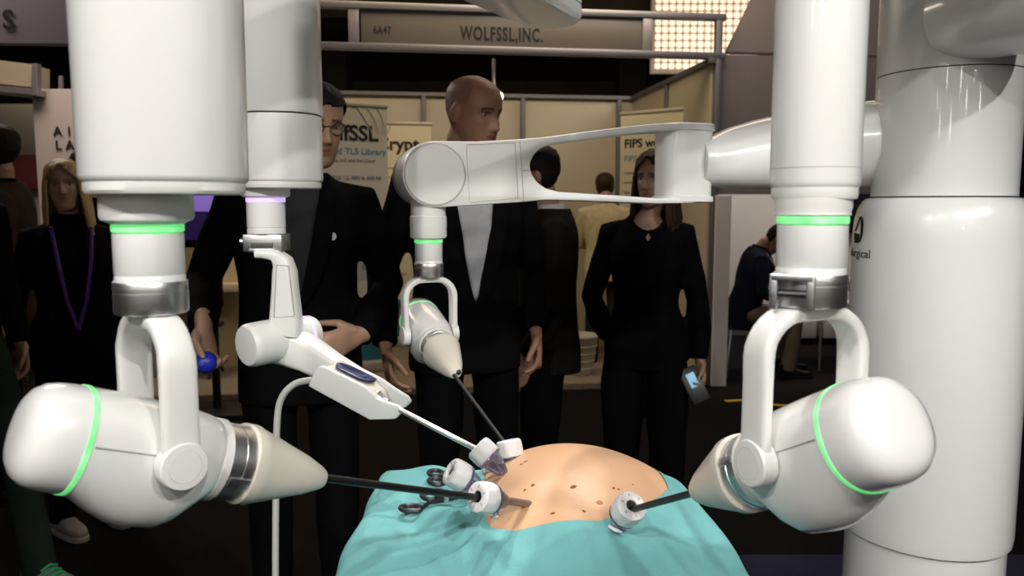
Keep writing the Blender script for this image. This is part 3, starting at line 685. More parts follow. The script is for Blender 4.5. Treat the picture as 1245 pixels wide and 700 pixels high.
obj('button', lathe([(.004, 0), (.004, .001), (.003, .0015)], 16, Matrix.Translation(oncore(.78, .5) + UP * .003)), mat('button_blue', (.08, .09, .3), .4), pn)
E0 = W(459, 484, 1.36); sd_ = (T_A - E0).normalized()
obj('scope_coupler', lathe([(.012, -.03), (.0165, -.028), (.0165, -.018), (.014, -.016), (.014, .0), (.012, .002), (.0095, .012), (.008, .014), (.008, .022), (.006, .024)], 32, frame(E0, sd_)), STEEL, arm2)
obj('instrument_shaft', tube([E0, T_A + sd_ * .03], .0048, 20), mat('scope_steel', (.80, .78, .75), .32, metal=.8), arm2)
hp = [(384, 462, 1.37), (372, 463, 1.375), (360, 466, 1.385), (349, 474, 1.39), (341, 487, 1.395), (337.5, 505, 1.40), (336, 540, 1.405), (335.5, 600, 1.41), (335, 660, 1.41), (335, 730, 1.41), (335, 900, 1.41)]
hpts = [W(*p) for p in hp]; last = hpts[-1]
hpts += [Vector((last.x, last.y + .0, .25)), Vector((last.x + .01, last.y + .03, .06)), Vector((last.x + .06, last.y + .12, .012)), Vector((last.x + .3, last.y + .3, .010))]
from mathutils import geometry
def smooth_path(P, n=6):
    out = []
    for i in range(len(P) - 1):
        a_, b_, c_, d_ = P[max(i - 1, 0)], P[i], P[i + 1], P[min(i + 2, len(P) - 1)]
        for k in range(n):
            t = k / n; out.append(.5 * ((2 * b_) + (c_ - a_) * t + (2 * a_ - 5 * b_ + 4 * c_ - d_) * t * t + (3 * b_ - a_ - 3 * c_ + d_) * t ** 3))
    return out + [P[-1]]
obj('hose', tube(smooth_path(hpts), .0062, 14), mat('hose_offwhite', (.56, .56, .53), .5), arm2)

# ================================================================== table, belly model, drape
BX, BY = .100, 1.275
def hole(x, y):
    lo = .172 - .085 * max(0, (x - .12) / .12) ** 1.5
    return max(0, (x - .1) / .157) ** 4 + max(0, (.1 - x) / .146) ** 5 + max(0, (1.272 - y) / max(lo, .05)) ** 5 + max(0, (y - 1.272) / .19) ** 5 - 1
def belly(x, y):
    q = ((x - BX) / (.225 if x > BX else .215)) ** 2 + ((y - BY) / .255) ** 2
    return .898 + .110 * (max(0, 1 - q * .92)) ** .95
TX0, TX1, TY0, TY1 = -.235, .315, 1.005, 1.47
def drape_h(x, y):
    b = belly(x, y); t = .908 - .012 * max(0, (1.3 - y)) / .3
    q = math.sqrt(((x - BX) / .24) ** 2 + ((y - BY) / .275) ** 2)
    q *= 1 + .35 * max(0, y - BY) / .2
    tent = .893 + .100 * max(0, 1.25 - q) ** 1.15                     # cloth bridges from belly to table
    return max(b, tent, t) + .0015
tbl = empty('operating_table', (.04, 1.24, 0), 'table hidden under the turquoise drape', 'table')
M_TAB = mat('table_grey', (.3, .3, .32), .5)
obj('table_top', box((.04, 1.2375, .875), (.54, .45, .03), .008), M_TAB, tbl)
obj('pedestal', box((.04, 1.24, .45), (.22, .22, .82), .02), M_TAB, tbl)
obj('foot', box((.04, 1.24, .03), (.5, .44, .05), .02), M_TAB, tbl)
n = 70; V = []; Fc = []
for i in range(n + 1):
    for j in range(n + 1):
        u, v = 2 * i / n - 1, 2 * j / n - 1
        du = u * math.sqrt(1 - v * v / 2); dv = v * math.sqrt(1 - u * u / 2)
        x = BX + du * .215; y = BY + dv * .245; V.append((x, y, belly(x, y) - .007 * min(1, max(0, hole(x, y) * 2))))
for i in range(n):
    for j in range(n): Fc.append((i * (n + 1) + j, (i + 1) * (n + 1) + j, (i + 1) * (n + 1) + j + 1, i * (n + 1) + j + 1))
M_BELLY = mat('belly_silicone', (.70, .41, .235), .45, var=.05, vscale=6, bump=.05, bscale=60)
bly = empty('belly_model', (BX, BY, .9), 'tan silicone belly training model bulging out of the turquoise drape', 'medical model')
obj('skin_dome', (V, Fc), M_BELLY, bly)
M_SCAR = mat('puncture_dark', (.16, .05, .02), .6); M_SC2 = mat('puncture_rim', (.45, .20, .10), .6)
def mark(px, py, r, el=1.6, rim=True):
    # find the point of the dome behind this pixel
    best = None
    for k in range(60):
        D = 1.02 + k * .006; p = W(px, py, D)
        d = p.z - belly(p.x, p.y)
        if best is None and d < 0: best = p
    if best is None: return
    e_ = .004; nx = -(belly(best.x + e_, best.y) - belly(best.x - e_, best.y)) / (2 * e_); ny = -(belly(best.x, best.y + e_) - belly(best.x, best.y - e_)) / (2 * e_)
    p = Vector((best.x, best.y, belly(best.x, best.y))); Mm = frame(p, (nx, ny, 1)) @ Matrix.Rotation(rnd.uniform(-.5, .5), 4, 'Z')
    if rim: obj('puncture_rim', xf(lathe([(r * 1.35, -.001), (r * 1.15, .0012), (r * .8, .0008)], 14), Mm @ Matrix.Diagonal((el, 1, 1, 1))), M_SC2, bly)
    obj('puncture', xf(lathe([(r, -.001), (r * .8, .0012), (r * .1, .0013)], 12), Mm @ Matrix.Diagonal((el, 1, 1, 1))), M_SCAR if rim else M_SC2, bly)
for a_ in ((648, 590, .0022, 1.3), (697, 594.5, .0026, 1.8), (746, 594, .0016, 1.2), (752, 595, .0012, 1.2), (639, 562, .0014, 2.5), (634, 566, .0012, 2.0), (672, 627, .0014, 2.2), (710, 624, .0012, 2.), (638, 598, .0010, 2.), (769, 591, .0009, 1.)): mark(*a_)
mark(729, 611, .0045, 1.3, False)
# drape : cloth laid over the table and hanging down its sides, window over the belly
n1_, n2_ = 230, 215; ex = .42
def drape_pt(gx, gy):
    y = min(max(gy, TY0), TY1); x = min(max(gx, TX0), .335 - .155 * (y - 1.0))
    ddx, ddy = gx - x, gy - y; d = math.hypot(ddx, ddy)
    z = drape_h(x, y)
    fo = noise.noise(Vector((gx * 5 + 3, gy * 3.2, .3))); f2 = noise.noise(Vector((gx * 13, gy * 11, 1.7)))
    far = min(1, max(0, (z - belly(x, y)) / .012))
    if x < .0 and d == 0:   # broad folds on the flat left side
        ph = (gx * 1.0 + gy * .75); e_ = min(1, -x / .05)
        z += e_ * (.012 * far * (.5 + .5 * math.sin(ph * 42 + 2.2 * fo)) ** 3 + .006 * far * (fo + .4))
    z += .0022 * (.1 + far) * f2
    if y < 1.12 and d == 0 and x > -.02:      # creases running down the near flank
        z += .004 * min(1, (1.12 - y) / .05) * noise.noise(Vector((gx * 22 + gy * 6, gy * 4, 5.)))
    for x0, y0, x1, y1, am, wd in CREASES:
        ux_, uy_ = x1 - x0, y1 - y0; L2 = ux_ * ux_ + uy_ * uy_; t_ = ((gx - x0) * ux_ + (gy - y0) * uy_) / L2
        if -.15 < t_ < 1.15:
            dd_ = ((gx - x0) * uy_ - (gy - y0) * ux_) / math.sqrt(L2); ed_ = max(0, min(1, (t_ + .15) / .15, (1.15 - t_) / .15))
            z += am * ed_ * math.exp(-abs(dd_) / wd)
    ox = oy = 0
    if d > 0:
        rr = .022
        a = min(d / rr, math.pi / 2)
        out = rr * math.sin(a); drop = rr * (1 - math.cos(a)) + max(0, d - rr * math.pi / 2)
        ux, uy = ddx / d, ddy / d
        per = gx * abs(uy) * 1. + gy * abs(ux); w_ = min(1, d / .15)
        out += (.016 * math.sin(per * 34 + 2 * fo) + .012 * math.sin(per * 17 + 1)) * w_ + .05 * d
        ox, oy = ux * out, uy * out; z -= drop
    return (x + ox, y + oy, z)
CREASES = ((-.22, 1.02, -.03, 1.10, .013, .012), (-.20, 1.20, -.09, 1.05, .007, .009), (-.22, 1.12, -.06, 1.20, .010, .012), (.02, 1.01, .05, 1.085, .004, .006), (.12, 1.0, .10, 1.085, .0035, .006), (.24, 1.03, .20, 1.12, .006, .010), (-.05, 1.0, .0, 1.08, .005, .007), (-.2, 1.30, -.08, 1.36, .005, .010), (.28, 1.10, .25, 1.22, .005, .01))
flat = {}; Fc = []
for i in range(n1_ + 1):
    for j in range(n2_ + 1): flat[i * (n2_ + 1) + j] = [TX0 - ex + (TX1 - TX0 + 2 * ex) * i / n1_, TY0 - ex + (TY1 - TY0 + 2 * ex) * j / n2_]
inside = {k: hole(*p) < 0 for k, p in flat.items()}
edge = set()
for i in range(n1_):
    for j in range(n2_):
        q = (i * (n2_ + 1) + j, (i + 1) * (n2_ + 1) + j, (i + 1) * (n2_ + 1) + j + 1, i * (n2_ + 1) + j + 1)
        ins = [inside[k] for k in q]
        if all(ins): continue
        Fc.append(q)
        if any(ins): edge.update(k for k in q if inside[k])
for k in edge:             # pull the window edge onto its outline
    x, y = flat[k]
    for _ in range(8):
        h = hole(x, y); gx_ = (hole(x + 1e-4, y) - hole(x - 1e-4, y)) / 2e-4; gy_ = (hole(x, y + 1e-4) - hole(x, y - 1e-4)) / 2e-4
        g2 = gx_ * gx_ + gy_ * gy_ + 1e-9; st_ = -h / g2; x += max(-.006, min(.006, gx_ * st_)); y += max(-.006, min(.006, gy_ * st_))
    flat[k] = [x, y]
used = sorted({k for f in Fc for k in f}); mp_ = {k: i for i, k in enumerate(used)}
V = [drape_pt(*flat[k]) for k in used]; Fc = [tuple(mp_[k] for k in f) for f in Fc]
M_DRAPE = mat('turquoise_nonwoven', (.17, .45, .46), .75, bump=.12, bscale=220, var=.04, vscale=25, spec=.3)
dr = obj('surgical_drape', (V, Fc), M_DRAPE, angle=180)
tag(dr, 'turquoise surgical drape with folds, hanging over the table around the belly model', 'drape')

# ================================================================== trocar ports
M_CAP = mat('trocar_white', (.80, .79, .80), .45)
M_VIO = mat('trocar_violet_clear', (.75, .70, .92), .10, trans=.9, spec=.5)
M_CAN = mat('trocar_smoke_clear', (.34, .22, .20), .25, trans=.3)
def trocar(label, c, a, k=1., length=.085, roll=0):
    a = Vector(a).normalized(); M = frame(c, a, (1, 0, .3)) @ Matrix.Rotation(roll, 4, 'Z') @ Matrix.Scale(k, 4)
    e = empty('trocar', c, label, 'trocar', 'trocar ports in the belly model')
    n = 48; rings = []
    for r, z in ((.0085, -.006), (.0085, -.0165), (.0105, -.0178), (.0185, -.0175), (.0215, -.0155), (.0228, -.011), (.0232, .0), (.0226, .009), (.0205, .0115), (.008, .0118)):
        fl = 1 if -.013 < z < .006 and r > .02 else 0
        rings.append([((r - fl * .0012 * (1 if math.cos(8 * t) > .35 else 0)) * math.cos(t), (r - fl * .0012 * (1 if math.cos(8 * t) > .35 else 0)) * math.sin(t), z) for t in [2 * math.pi * j / n for j in range(n)]])
    cp = obj('cap', xf(loft(rings), M), M_CAP, e, angle=40)
    obj('seal', lathe([(.0084, -.0135), (.005, -.011), (.0045, -.009)], 24, M), BLACKPL, cp)
    for t in range(6):
        q = Matrix.Rotation(t * math.pi / 3 + .3, 4, 'Z')
        obj('rim_notch', box((.0150, 0, -.0179), (.0045, .0022, .0008), 0, M @ q), mat('notch_grey', (.45, .45, .46), .6), cp, smooth=False)
    obj('valve_body', lathe([(.0195, .011), (.0200, .014), (.0200, .0165), (.0175, .018), (.0155, .028), (.0105, .040), (.0075, .046), (.0068, .047)], 36, M), M_VIO, e)
    obj('flange', lathe([(.0215, .011), (.0222, .012), (.0222, .0145), (.0200, .0155)], 36, M), M_VIO, e)
    obj('cannula', lathe([(.0062, .044), (.0060, .05), (.0060, length), (.0045, length + .004)], 24, M), M_CAN, e)
    stc = obj('stopcock', tube([M @ Vector((.012, 0, .026)), M @ Vector((.026, 0, .022))], .0032 * k, 10), M_VIO, e)
    obj('lever', tube([M @ Vector((.025, -.008, .018)), M @ Vector((.0255, 0, .021)), M @ Vector((.024, .009, .024))], [.0018 * k, .003 * k, .0022 * k], 10, rnd=True), M_CAP, stc)
    return e
trocar('white-capped trocar port holding the black shaft from the cream-nosed large arm', T_D, a1, 1.0, .095, 1.9)
trocar('white-capped trocar port standing alone on the right flank of the belly model', T_E, (a4 + Vector((0, 0, -.35))), 1.0, .075, 2.3)
trocar('white-capped trocar port that takes the steel endoscope', T_A, (sd_ + Vector((.12, .1, -.55))), 1.0, .085, 2.6)
trocar('white-capped trocar port behind the endoscope port, under the rear arm', T_B, (Vector((.10, -.12, -.5))), 1.0, .08, .6)
trocar('empty white-capped trocar port leaning between the endoscope and the drape', T_C, (Vector((.72, .25, -.52))), 1.0, .10, 3.6)
# black-handled clamps lying on the drape
M_CLAMP = mat('clamp_black', (.02, .018, .022), .4)
def onflat(px, py, h=.0):
    for k in range(120):
        D = 1.0 + k * .005; p = W(px, py, D)
        if p.z - h < drape_h(p.x, p.y): return p
    return W(px, py, 1.3)
def clamp_tool(label, loop1, loop2, joint, tip):
    L1, L2, J, T = [onflat(*p, .012) + UP * .006 for p in (loop1, loop2, joint, tip)]
    e = empty('surgical_clamp', J, label, 'clamp', 'clamps on the drape')
    for L in (L1, L2):
        d = (J - L); d.z = 0; d.normalize(); s = Vector((-d.y, d.x, 0))
        obj('finger_ring', xf(torus(.0125, .0042, Matrix.Identity(4), 24, 8), Matrix.Translation(L) @ frame((0, 0, 0), (0, 0, 1), d) @ Matrix.Diagonal((1.35, 1, 1, 1))), M_CLAMP, e)
        obj('arm', tube([L + d * .016, (L + J) / 2 + UP * .002, J], [.0032, .0035, .0042], 10), M_CLAMP, e)
    obj('hinge', lathe([(.006, -.004), (.0065, 0), (.006, .004)], 16, Matrix.Translation(J)), STEEL, e)
    obj('jaw', tube([J, T], [.0045, .002], 10), M_CLAMP, e)
clamp_tool('black-handled clamp on the drape next to the leaning empty trocar', (530, 579), (531, 589), (556, 590), (575, 597))
clamp_tool('black-handled scissor clamp half tucked under the drape fold below the black shaft', (523, 607), (500, 622), (544, 611), (566, 607))
# ================================================================== people
def lerp_tab(tab, z):
    zs_ = [t[0] for t in tab]
    return [float(np.interp(z, zs_, [t[k] for t in tab])) for k in range(1, len(tab[0]))]
HEAD = [(-.118, -.058, .010, .010), (-.115, -.052, .024, .024), (-.108, -.044, .038, .036), (-.095, -.034, .050, .047), (-.07, -.020, .066, .057), (-.04, -.005, .082, .065), (0, .008, .094, .0715),
        (.03, .010, .098, .0745), (.06, .012, .096, .0735), (.085, .014, .083, .065), (.102, .014, .060, .047), (.112, .014, .036, .029), (.118, .014, .006, .006)]
def gs(x, s): return math.exp(-(x / s) ** 2)
def head_grid(infl=0., face=True, n=72, m=60, fem=False):
    rings = []
    for i in range(m + 1):
        z = -.118 + .236 * i / m
        yc, ry, wx = lerp_tab(HEAD, z)
        if fem: wx *= .96 if z > -.05 else .90
        ring = []
        for j in range(n):
            t = 2 * math.pi * j / n; c, s = math.cos(t), math.sin(t)
            e = 2.25
            x = wx * math.copysign(abs(c) ** (2 / e), c); y = yc + ry * math.copysign(abs(s) ** (2 / e), s); zz = z
            if face and y < -.02:
                ax = abs(x); f = 0.
                A = float(np.interp(z, [-.048, -.043, -.036, -.028, 0, .016, .03], [0, .012, .024, .0255, .013, .006, 0])); sx = float(np.interp(z, [-.045, -.03, .0, .03], [.0145, .0125, .0085, .010]))
                f += A * gs(x, sx)
                f += .006 * gs(ax - .013, .007) * gs(z + .036, .008)
                f -= .0135 * gs(ax - .031, .0155) * gs(z - .004, .0115)
                f += .0045 * gs(ax - .028, .020) * gs(z - .024, .0065)
                f += .0055 * gs(x, .019) * (gs(z + .0545, .0055) + gs(z + .0665, .006)) - .003 * gs(x, .020) * gs(z + .0605, .0022)
                f -= .003 * gs(x, .02) * gs(z + .079, .006)
                f += .006 * gs(x, .018) * gs(z + .099, .012)
                f += .0035 * gs(ax - .043, .014) * gs(z + .022, .014)
                y -= f
            if infl:
                d = Vector((x, y - yc, z * .8)).normalized(); x += d.x * infl; y += d.y * infl; zz += d.z * infl
            ring.append((x, y, zz))
        rings.append(ring)
    return rings
def hand_geo(wr, d, nrm, side, curl=.5, k=1., thumb_out=.7):
    """wr wrist, d finger direction, nrm palm normal (points out of the palm), side +1 left hand"""
    d = Vector(d).normalized(); nrm = Vector(nrm); nrm = (nrm - d * nrm.dot(d)).normalized(); lat = nrm.cross(d) * side   # lat points to the thumb side
    g = []; wr = Vector(wr)
    g.append(tube([wr - d * .03, wr, wr + d * .03 * k, wr + d * .07 * k, wr + d * .09 * k], [(.026 * k, .020 * k), (.026 * k, .019 * k), (.036 * k, .016 * k), (.041 * k, .0145 * k), (.038 * k, .012 * k)], 14, lat, rnd=True))
    for q, (o, L) in enumerate(((.031, .073), (.0105, .082), (-.0105, .076), (-.031, .060))):
        p = wr + d * (.085 - .006 * abs(q - 1.2)) * k + lat * o * k; pts = [p - d * .02 * k, p]; ang = 0.; dd = d.copy() + lat * (o * 1.2); dd.normalize()
        for seg, w_ in ((.45, .8), (.31, 1.0), (.24, .7)):
            ang += curl * w_; v = dd * math.cos(ang) + nrm * math.sin(ang); p = p + v * (L * seg * k); pts.append(p)
        g.append(tube(pts, [.0095 * k, .0095 * k, .0088 * k, .008 * k, .0065 * k], 10, lat, rnd=True))
    p = wr + d * .022 * k + lat * .026 * k; v = (d * .75 + lat * thumb_out + nrm * (.3 + .4 * curl)).normalized(); v2 = (d * 1. + lat * (thumb_out - .5) + nrm * (.3 + .6 * curl)).normalized()
    g.append(tube([p - v * .01, p + v * .035 * k, p + v * .035 * k + v2 * .03 * k, p + v * .035 * k + v2 * .052 * k], [.014 * k, .0115 * k, .0098 * k, .0075 * k], 10, rnd=True))
    return g
TORSO_M = [(.83, .12, .085, .01), (.90, .160, .112, .012), (.98, .160, .112, .008), (1.08, .150, .106, 0), (1.18, .155, .108, 0), (1.28, .168, .114, 0), (1.36, .172, .112, .004), (1.42, .150, .094, .012), (1.46, .10, .074, .016), (1.50, .058, .058, .014)]
TORSO_F = [(.83, .12, .085, .01), (.90, .168, .115, .014), (.98, .158, .108, .010), (1.08, .128, .092, .004), (1.18, .135, .098, -.004), (1.27, .150, .118, -.016), (1.35, .150, .108, -.006), (1.41, .132, .086, .010), (1.455, .085, .066, .016), (1.50, .050, .050, .014)]
def torso(tab, infl, z0=None, z1=None, hem=0., n=28):
    zs_ = [t[0] for t in tab]; z0 = zs_[0] if z0 is None else z0; z1 = zs_[-1] if z1 is None else z1
    rings = []
    for z in np.linspace(z0, z1, 22):
        wx, ry, yc = lerp_tab(tab, max(z, .90) if z < .90 else z)
        f = 1 + hem * max(0, (1.0 - z))
        rings.append([(x * 1., y + yc, z) for x, y in sup((wx + infl) * f, (ry + infl) * f, 2.4, n)])
    return loft(rings)
def skin_mat(): return mat('skin', (.5, .3, .2), .5, attr=True)
def cloth(name, col, rough=.85, bump=.15): return mat('cloth_' + name, col, rough, bump=bump, bscale=350, var=.12, vscale=20, spec=.06)
EYEW = None
def person(label, loc, yaw, H, fem=False, head=(0, 0, 0), armL=None, armR=None, legs=None, top='jacket', topm=None, shirtm=None, trom=None, shoem=None, skin=(.42, .24, .16),
           hair=None, hairm=None, vee=None, vox=.0048, wide=1., drop=0., lean=0., glasses=False, stubble=None, cuffs=None, group=None, look=0., sole=None, neck_open=None, slim=1., hem=.80, hoff=(0, 0)):
    k = H / 1.75
    M = Matrix.Translation((loc[0], loc[1], 0)) @ Matrix.Rotation(R(yaw), 4, 'Z') @ Matrix.Scale(k, 4)
    tab = TORSO_F if fem else TORSO_M
    tab = [(z, a * slim, b * slim, c) for z, a, b, c in tab]
    sx = .158 if fem else .182
    rnd2 = random.Random(int(H * 1000) + int(loc[0] * 77))
    ML = Matrix.Translation((0, 0, .92 - drop)) @ Matrix.Rotation(R(lean), 4, 'X') @ Matrix.Translation((0, 0, -.92))        # upper body lean / lowering
    def arm(spec, s):
        if spec is None: spec = ((s * .225, .03, 1.13), (s * .245, -.02, .885), (0, -.12, -1), (-s, .1, 0), .45)
        sh_ = Vector((s * sx, .012, 1.405)); return [sh_, Vector(spec[0]), Vector(spec[1])], spec
    aL, sL = arm(armL, 1); aR, sR = arm(armR, -1)
    if legs is None: legs = {1: ((.09, -.01, .92), (.10, -.03, .50), (.105, .0, .09), 8), -1: ((-.09, -.01, .92), (-.10, -.03, .50), (-.105, .0, .09), -8)}
    # ---- body
    NK = Vector((0, .012, 1.49))
    MH = Matrix.Translation((hoff[0], hoff[1], 1.49)) @ Matrix.Rotation(R(head[0]), 4, 'Z') @ Matrix.Rotation(R(head[2]), 4, 'Y') @ Matrix.Rotation(R(-head[1]) * -1, 4, 'X') @ Matrix.Translation((0, -.012, .142))
    g = [torso(tab, -.02)]
    g.append(tube([(0, .018, 1.40), (0, .016, 1.46), MH @ Vector((0, .028, -.085)), MH @ Vector((0, .02, -.03))], [.062 if not fem else .052, .056 if not fem else .046, .056 if not fem else .046, .05], 20))
    hg = loft(head_grid(fem=fem)); g.append(xf(hg, MH))
    for s in (-1, 1):
        g.append(xf(sphere((0, 0, 0), (.010, .019, .032), 16, 10), MH @ Matrix.Translation((s * (.074 if not fem else .070), .016, -.006)) @ Matrix.Rotation(R(14), 4, 'X') @ Matrix.Rotation(R(s * -22), 4, 'Z')))
    for pts, sp, s in ((aL, sL, 1), (aR, sR, -1)):
        g.append(tube(pts, [.040, .034, .024], 12)); g += hand_geo(pts[2], sp[2], sp[3], s, sp[4], .95 if fem else 1.05)
    g = [xf(q, ML) for q in g]
    for s in (1, -1):
        h_, kn, an, _ = legs[s]; g.append(tube([Vector(h_) - UP * drop, kn, an], [.06, .045, .032], 12))
    me = remesh(g, vox, 2)
    MHI = (ML @ MH).inverted(); col = np.empty((len(me.vertices), 4), dtype=np.float32)
    hr = hair or ''
    brow = tuple(c * .22 for c in skin) if hr != 'blonde' else tuple(c * .55 for c in skin)
    lip = (skin[0] * .85, skin[1] * .52, skin[2] * .55); stub = stubble
    for i, v in enumerate(me.vertices):
        p = MHI @ v.co; c = skin
        if -.13 < p.z < .13 and abs(p.x) < .09 and abs(p.y) < .13:
            ax = abs(p.x)
            if p.y < -.04:
                if gs(p.x, .021) * gs(p.z + .0605, .0085) > .45: c = lip
                if .012 < ax < .050 and abs(p.z - (.0255 - .5 * max(0, ax - .036))) < .0042: c = brow
                if .017 < ax < .046 and abs(p.z - (.012 - 6 * (ax - .031) ** 2)) < .0026: c = tuple(q * .3 for q in skin)
                if abs(p.z + .0605) < .0018 and ax < .02: c = tuple(q * .4 for q in lip)
                if fem is False and p.z < -.045 and c is skin and not stub: c = (skin[0] * .86, skin[1] * .82, skin[2] * .82)
            if stub and (p.z > .03 + (.055 if p.y < -.03 else 0) - (.0 if p.y < .02 else .10) and ax > .0 and not (p.y < -.06)) and not (ax > .068 and p.z < .02 and p.y < .03):
                if p.z < .085 or p.y > -.02: c = stub
        col[i] = (*c, 1)
    at = me.color_attributes.new('tint', 'FLOAT_COLOR', 'POINT'); at.data.foreach_set('color', col.ravel())
    me.transform(M)
    body = obj('person', me, skin_mat(), angle=180)
    tag(body, label, 'person', group)
    A = M @ ML; AH = A @ MH
    def child(name, geo, m, parent=body, tr=A, **kw):
        if isinstance(geo, bpy.types.Mesh): geo.transform(tr); return obj(name, geo, m, parent, **kw)
        if isinstance(geo, tuple): geo = [geo]
        return obj(name, [xf(q, tr) for q in geo], m, parent, **kw)
    # ---- eyes
    global EYEW
    MI = mat('eye_iris', (.03, .018, .01), .15); EYEW = mat('eye_white', (.36, .33, .30), .35)
    for s in (-1, 1):
        ey = child('eye', sphere((s * .031, -.0590, .004), .0125, 14, 10), EYEW, tr=AH, angle=180)
        gz = Vector((look, -1, -.05)).normalized(); pc = Vector((s * .031, -.0590, .004)) + gz * .0105
        child('iris', lathe([(.0062, -.001), (.0055, .0012), (.001, .0023)], 14, frame(pc, gz)), MI, ey, AH)
    # ---- hair
    if hair:
        big = hair in ('long', 'blonde', 'bob')
        def line_ok(p):
            x, y, z = p
            if big and y < .01: return z > max(.104 - 1.15 * abs(x), -.02 if y > -.035 else .03)
            if y < -.045: return z > .068 + .25 * max(0, -y - .075)
            if y < .0: return z > .068 - 1.1 * (y + .045)
            if y < .03: return z > .018 - 1.2 * y
            return z > (-.075 if not big else -.10)
        rg = head_grid(infl=.010 if not big else .013, face=False, n=56, m=48, fem=fem)
        n_ = 56; V = [Vector(p) for r_ in rg for p in r_]; Fc = []
        for i in range(48):
            for j in range(n_):
                q = (i * n_ + j, i * n_ + (j + 1) % n_, (i + 1) * n_ + (j + 1) % n_, (i + 1) * n_ + j)
                if line_ok(sum((V[t] for t in q), Vector()) / 4): Fc.append(q)
        Fc.append(tuple(48 * n_ + j for j in range(n_)))
        V = [v + v.normalized() * (.004 * noise.noise(v * 45)) for v in V]
        used = sorted({i for f in Fc for i in f}); mp = {o_: q for q, o_ in enumerate(used)}
        V = [V[i] for i in used]; Fc = [tuple(mp[i] for i in f) for f in Fc]
        hm = bpy.data.meshes.new('hair'); hm.from_pydata([tuple(v) for v in V], [], Fc); fixn(hm)
        geo = [(V, Fc)]
        # inner copy closes the shell
        V2 = [v * .93 for v in V]; geo.append((V2, [f[::-1] for f in Fc]))
        if big:
            hr0 = -33; L = {'long': .30, 'blonde': .30, 'bob': .22}[hair]
            cnt = 46
            for q in range(cnt):
                ph = R(hr0 + (180 - 2 * hr0) * q / (cnt - 1)); # azimuth, 0 = +x, measured towards the back
                ca, sa = math.cos(ph), math.sin(ph)
                top_ = Vector((ca * .030, .012 + sa * .03, .122)); m1 = Vector((ca * .072, .012 + sa * .088, .085)); m2 = Vector((ca * .088, .012 + sa * .105, .0)); 
                ll = L * (.85 + .25 * rnd2.random()); sp_ = 1 + .10 * rnd2.random()
                m3 = Vector((ca * .090 * sp_, .016 + sa * .105, -.10)); m4 = Vector((ca * .098 * sp_ + rnd2.uniform(-.01, .01), .020 + sa * .112, .03 - ll)); m5 = Vector((ca * .092 * sp_ + rnd2.uniform(-.012, .012), .02 + sa * .112, -ll + .0))
                geo.append(tube([top_, m1, m2, m3, m4, m5], [(.010, .006), (.015, .008), (.016, .009), (.015, .009), (.011, .007), (.004, .003)], 8, (-sa, ca, 0), rnd=True))
        child('hair', geo, hairm, tr=AH, angle=60)
    # ---- clothes
    def clothing(name, geo, m, vx=.011, amp=.006, cut=None, tr=A, sm=3):
        me_ = remesh(geo, vx, sm)
        nv = [v.normal.copy() for v in me_.vertices]
        for v, q in zip(me_.vertices, nv):
            f = noise.noise(v.co * 7.5 + Vector((H * 9, 0, 0))) * amp + noise.noise(Vector((v.co.x * 20, v.co.y * 20, v.co.z * 9))) * amp * .45
            v.co += q * f
        if cut:
            bm = bmesh.new(); bm.from_mesh(me_)
            bmesh.ops.delete(bm, geom=[f for f in bm.faces if cut(f.calc_center_median())], context='FACES')
            bv = [v for v in bm.verts if v.is_boundary]
            for _ in range(14):
                nw = {}
                for v in bv:
                    nb = [e.other_vert(v).co for e in v.link_edges if e.is_boundary]
                    if len(nb) == 2: nw[v] = v.co * .4 + (nb[0] + nb[1]) * .3
                for v, c_ in nw.items(): v.co = c_
            bm.to_mesh(me_); bm.free()
        o = child(name, me_, m, tr=tr, angle=180)
        if cut:
            sd = o.modifiers.new('cloth thickness', 'SOLIDIFY'); sd.thickness = .006; sd.offset = -1
        return o
    cuff = 0 if cuffs is None else cuffs
    def sleeves(r0, r1, r2, puff=0.):
        out = []
        for pts in (aL, aR):
            a_, b_, c_ = pts; end = c_ + (b_ - c_).normalized() * (.005 + cuff)
            out.append(tube([a_ + Vector((-a_.x * .35, 0, .004)), a_, a_.lerp(b_, .5), b_, b_.lerp(end, .5), end], [r0 * .9, r0, (r0 + r1) / 2, r1, (r1 + r2) / 2 + puff, r2], 16, rnd=False))
        return out
    if top in ('jacket', 'coat'):
        infl = .022 if top == 'jacket' else .034
        vtop, vbot, vw = vee or (1.50, 1.16, .075)
        def cut(p):
            if p.z > 1.488: return True
            return p.y < -.03 and vbot < p.z and abs(p.x) < vw * ((p.z - vbot) / (vtop - vbot)) ** .8
        geo = [torso(tab, infl, hem, 1.50, .18)] + sleeves(.062 if not fem else .054, .052 if not fem else .044, .044 if not fem else .038)
        geo += [tube([(-.06, .03, 1.47), (0, .05, 1.485), (.06, .03, 1.47)], [.028, .03, .028], 10)]
        clothing('jacket', geo, topm, cut=cut)
        clothing('shirt', [torso(tab, .008, .86, 1.47)] + [tube([(0, .016, 1.43), (0, .012, 1.508)], [.074, .066], 20)], shirtm, .009, .002)
        if top == 'jacket':
            for s in (-1, 1):
                pts = []
                for t in np.linspace(0, 1, 9):
                    z = vbot + (vtop - .03 - vbot) * t; wx, ry, yc = lerp_tab(tab, z); x = vw * t ** .8 + .012 + .018 * math.sin(math.pi * t)
                    fr_ = max(0, 1 - (x / (wx + infl)) ** 2.4) ** (1 / 2.4); pts.append(Vector((s * x, yc - (ry + infl) * fr_ - .005, z)))
                rr = [.004 + .020 * math.sin(math.pi * (.12 + .8 * t)) for t in np.linspace(0, 1, 9)]
                child('lapel', tube(pts, [(q, .004) for q in rr], 10, (1, 0, 0)), topm, angle=60)
    else:
        def cut2(p):
            if p.z > 1.478: return True
            if neck_open: 
                nz, nw = neck_open
                return p.y < -.02 and p.z > nz and abs(p.x) < nw * math.sqrt(max(0, (p.z - nz) / (1.49 - nz)))
            return False
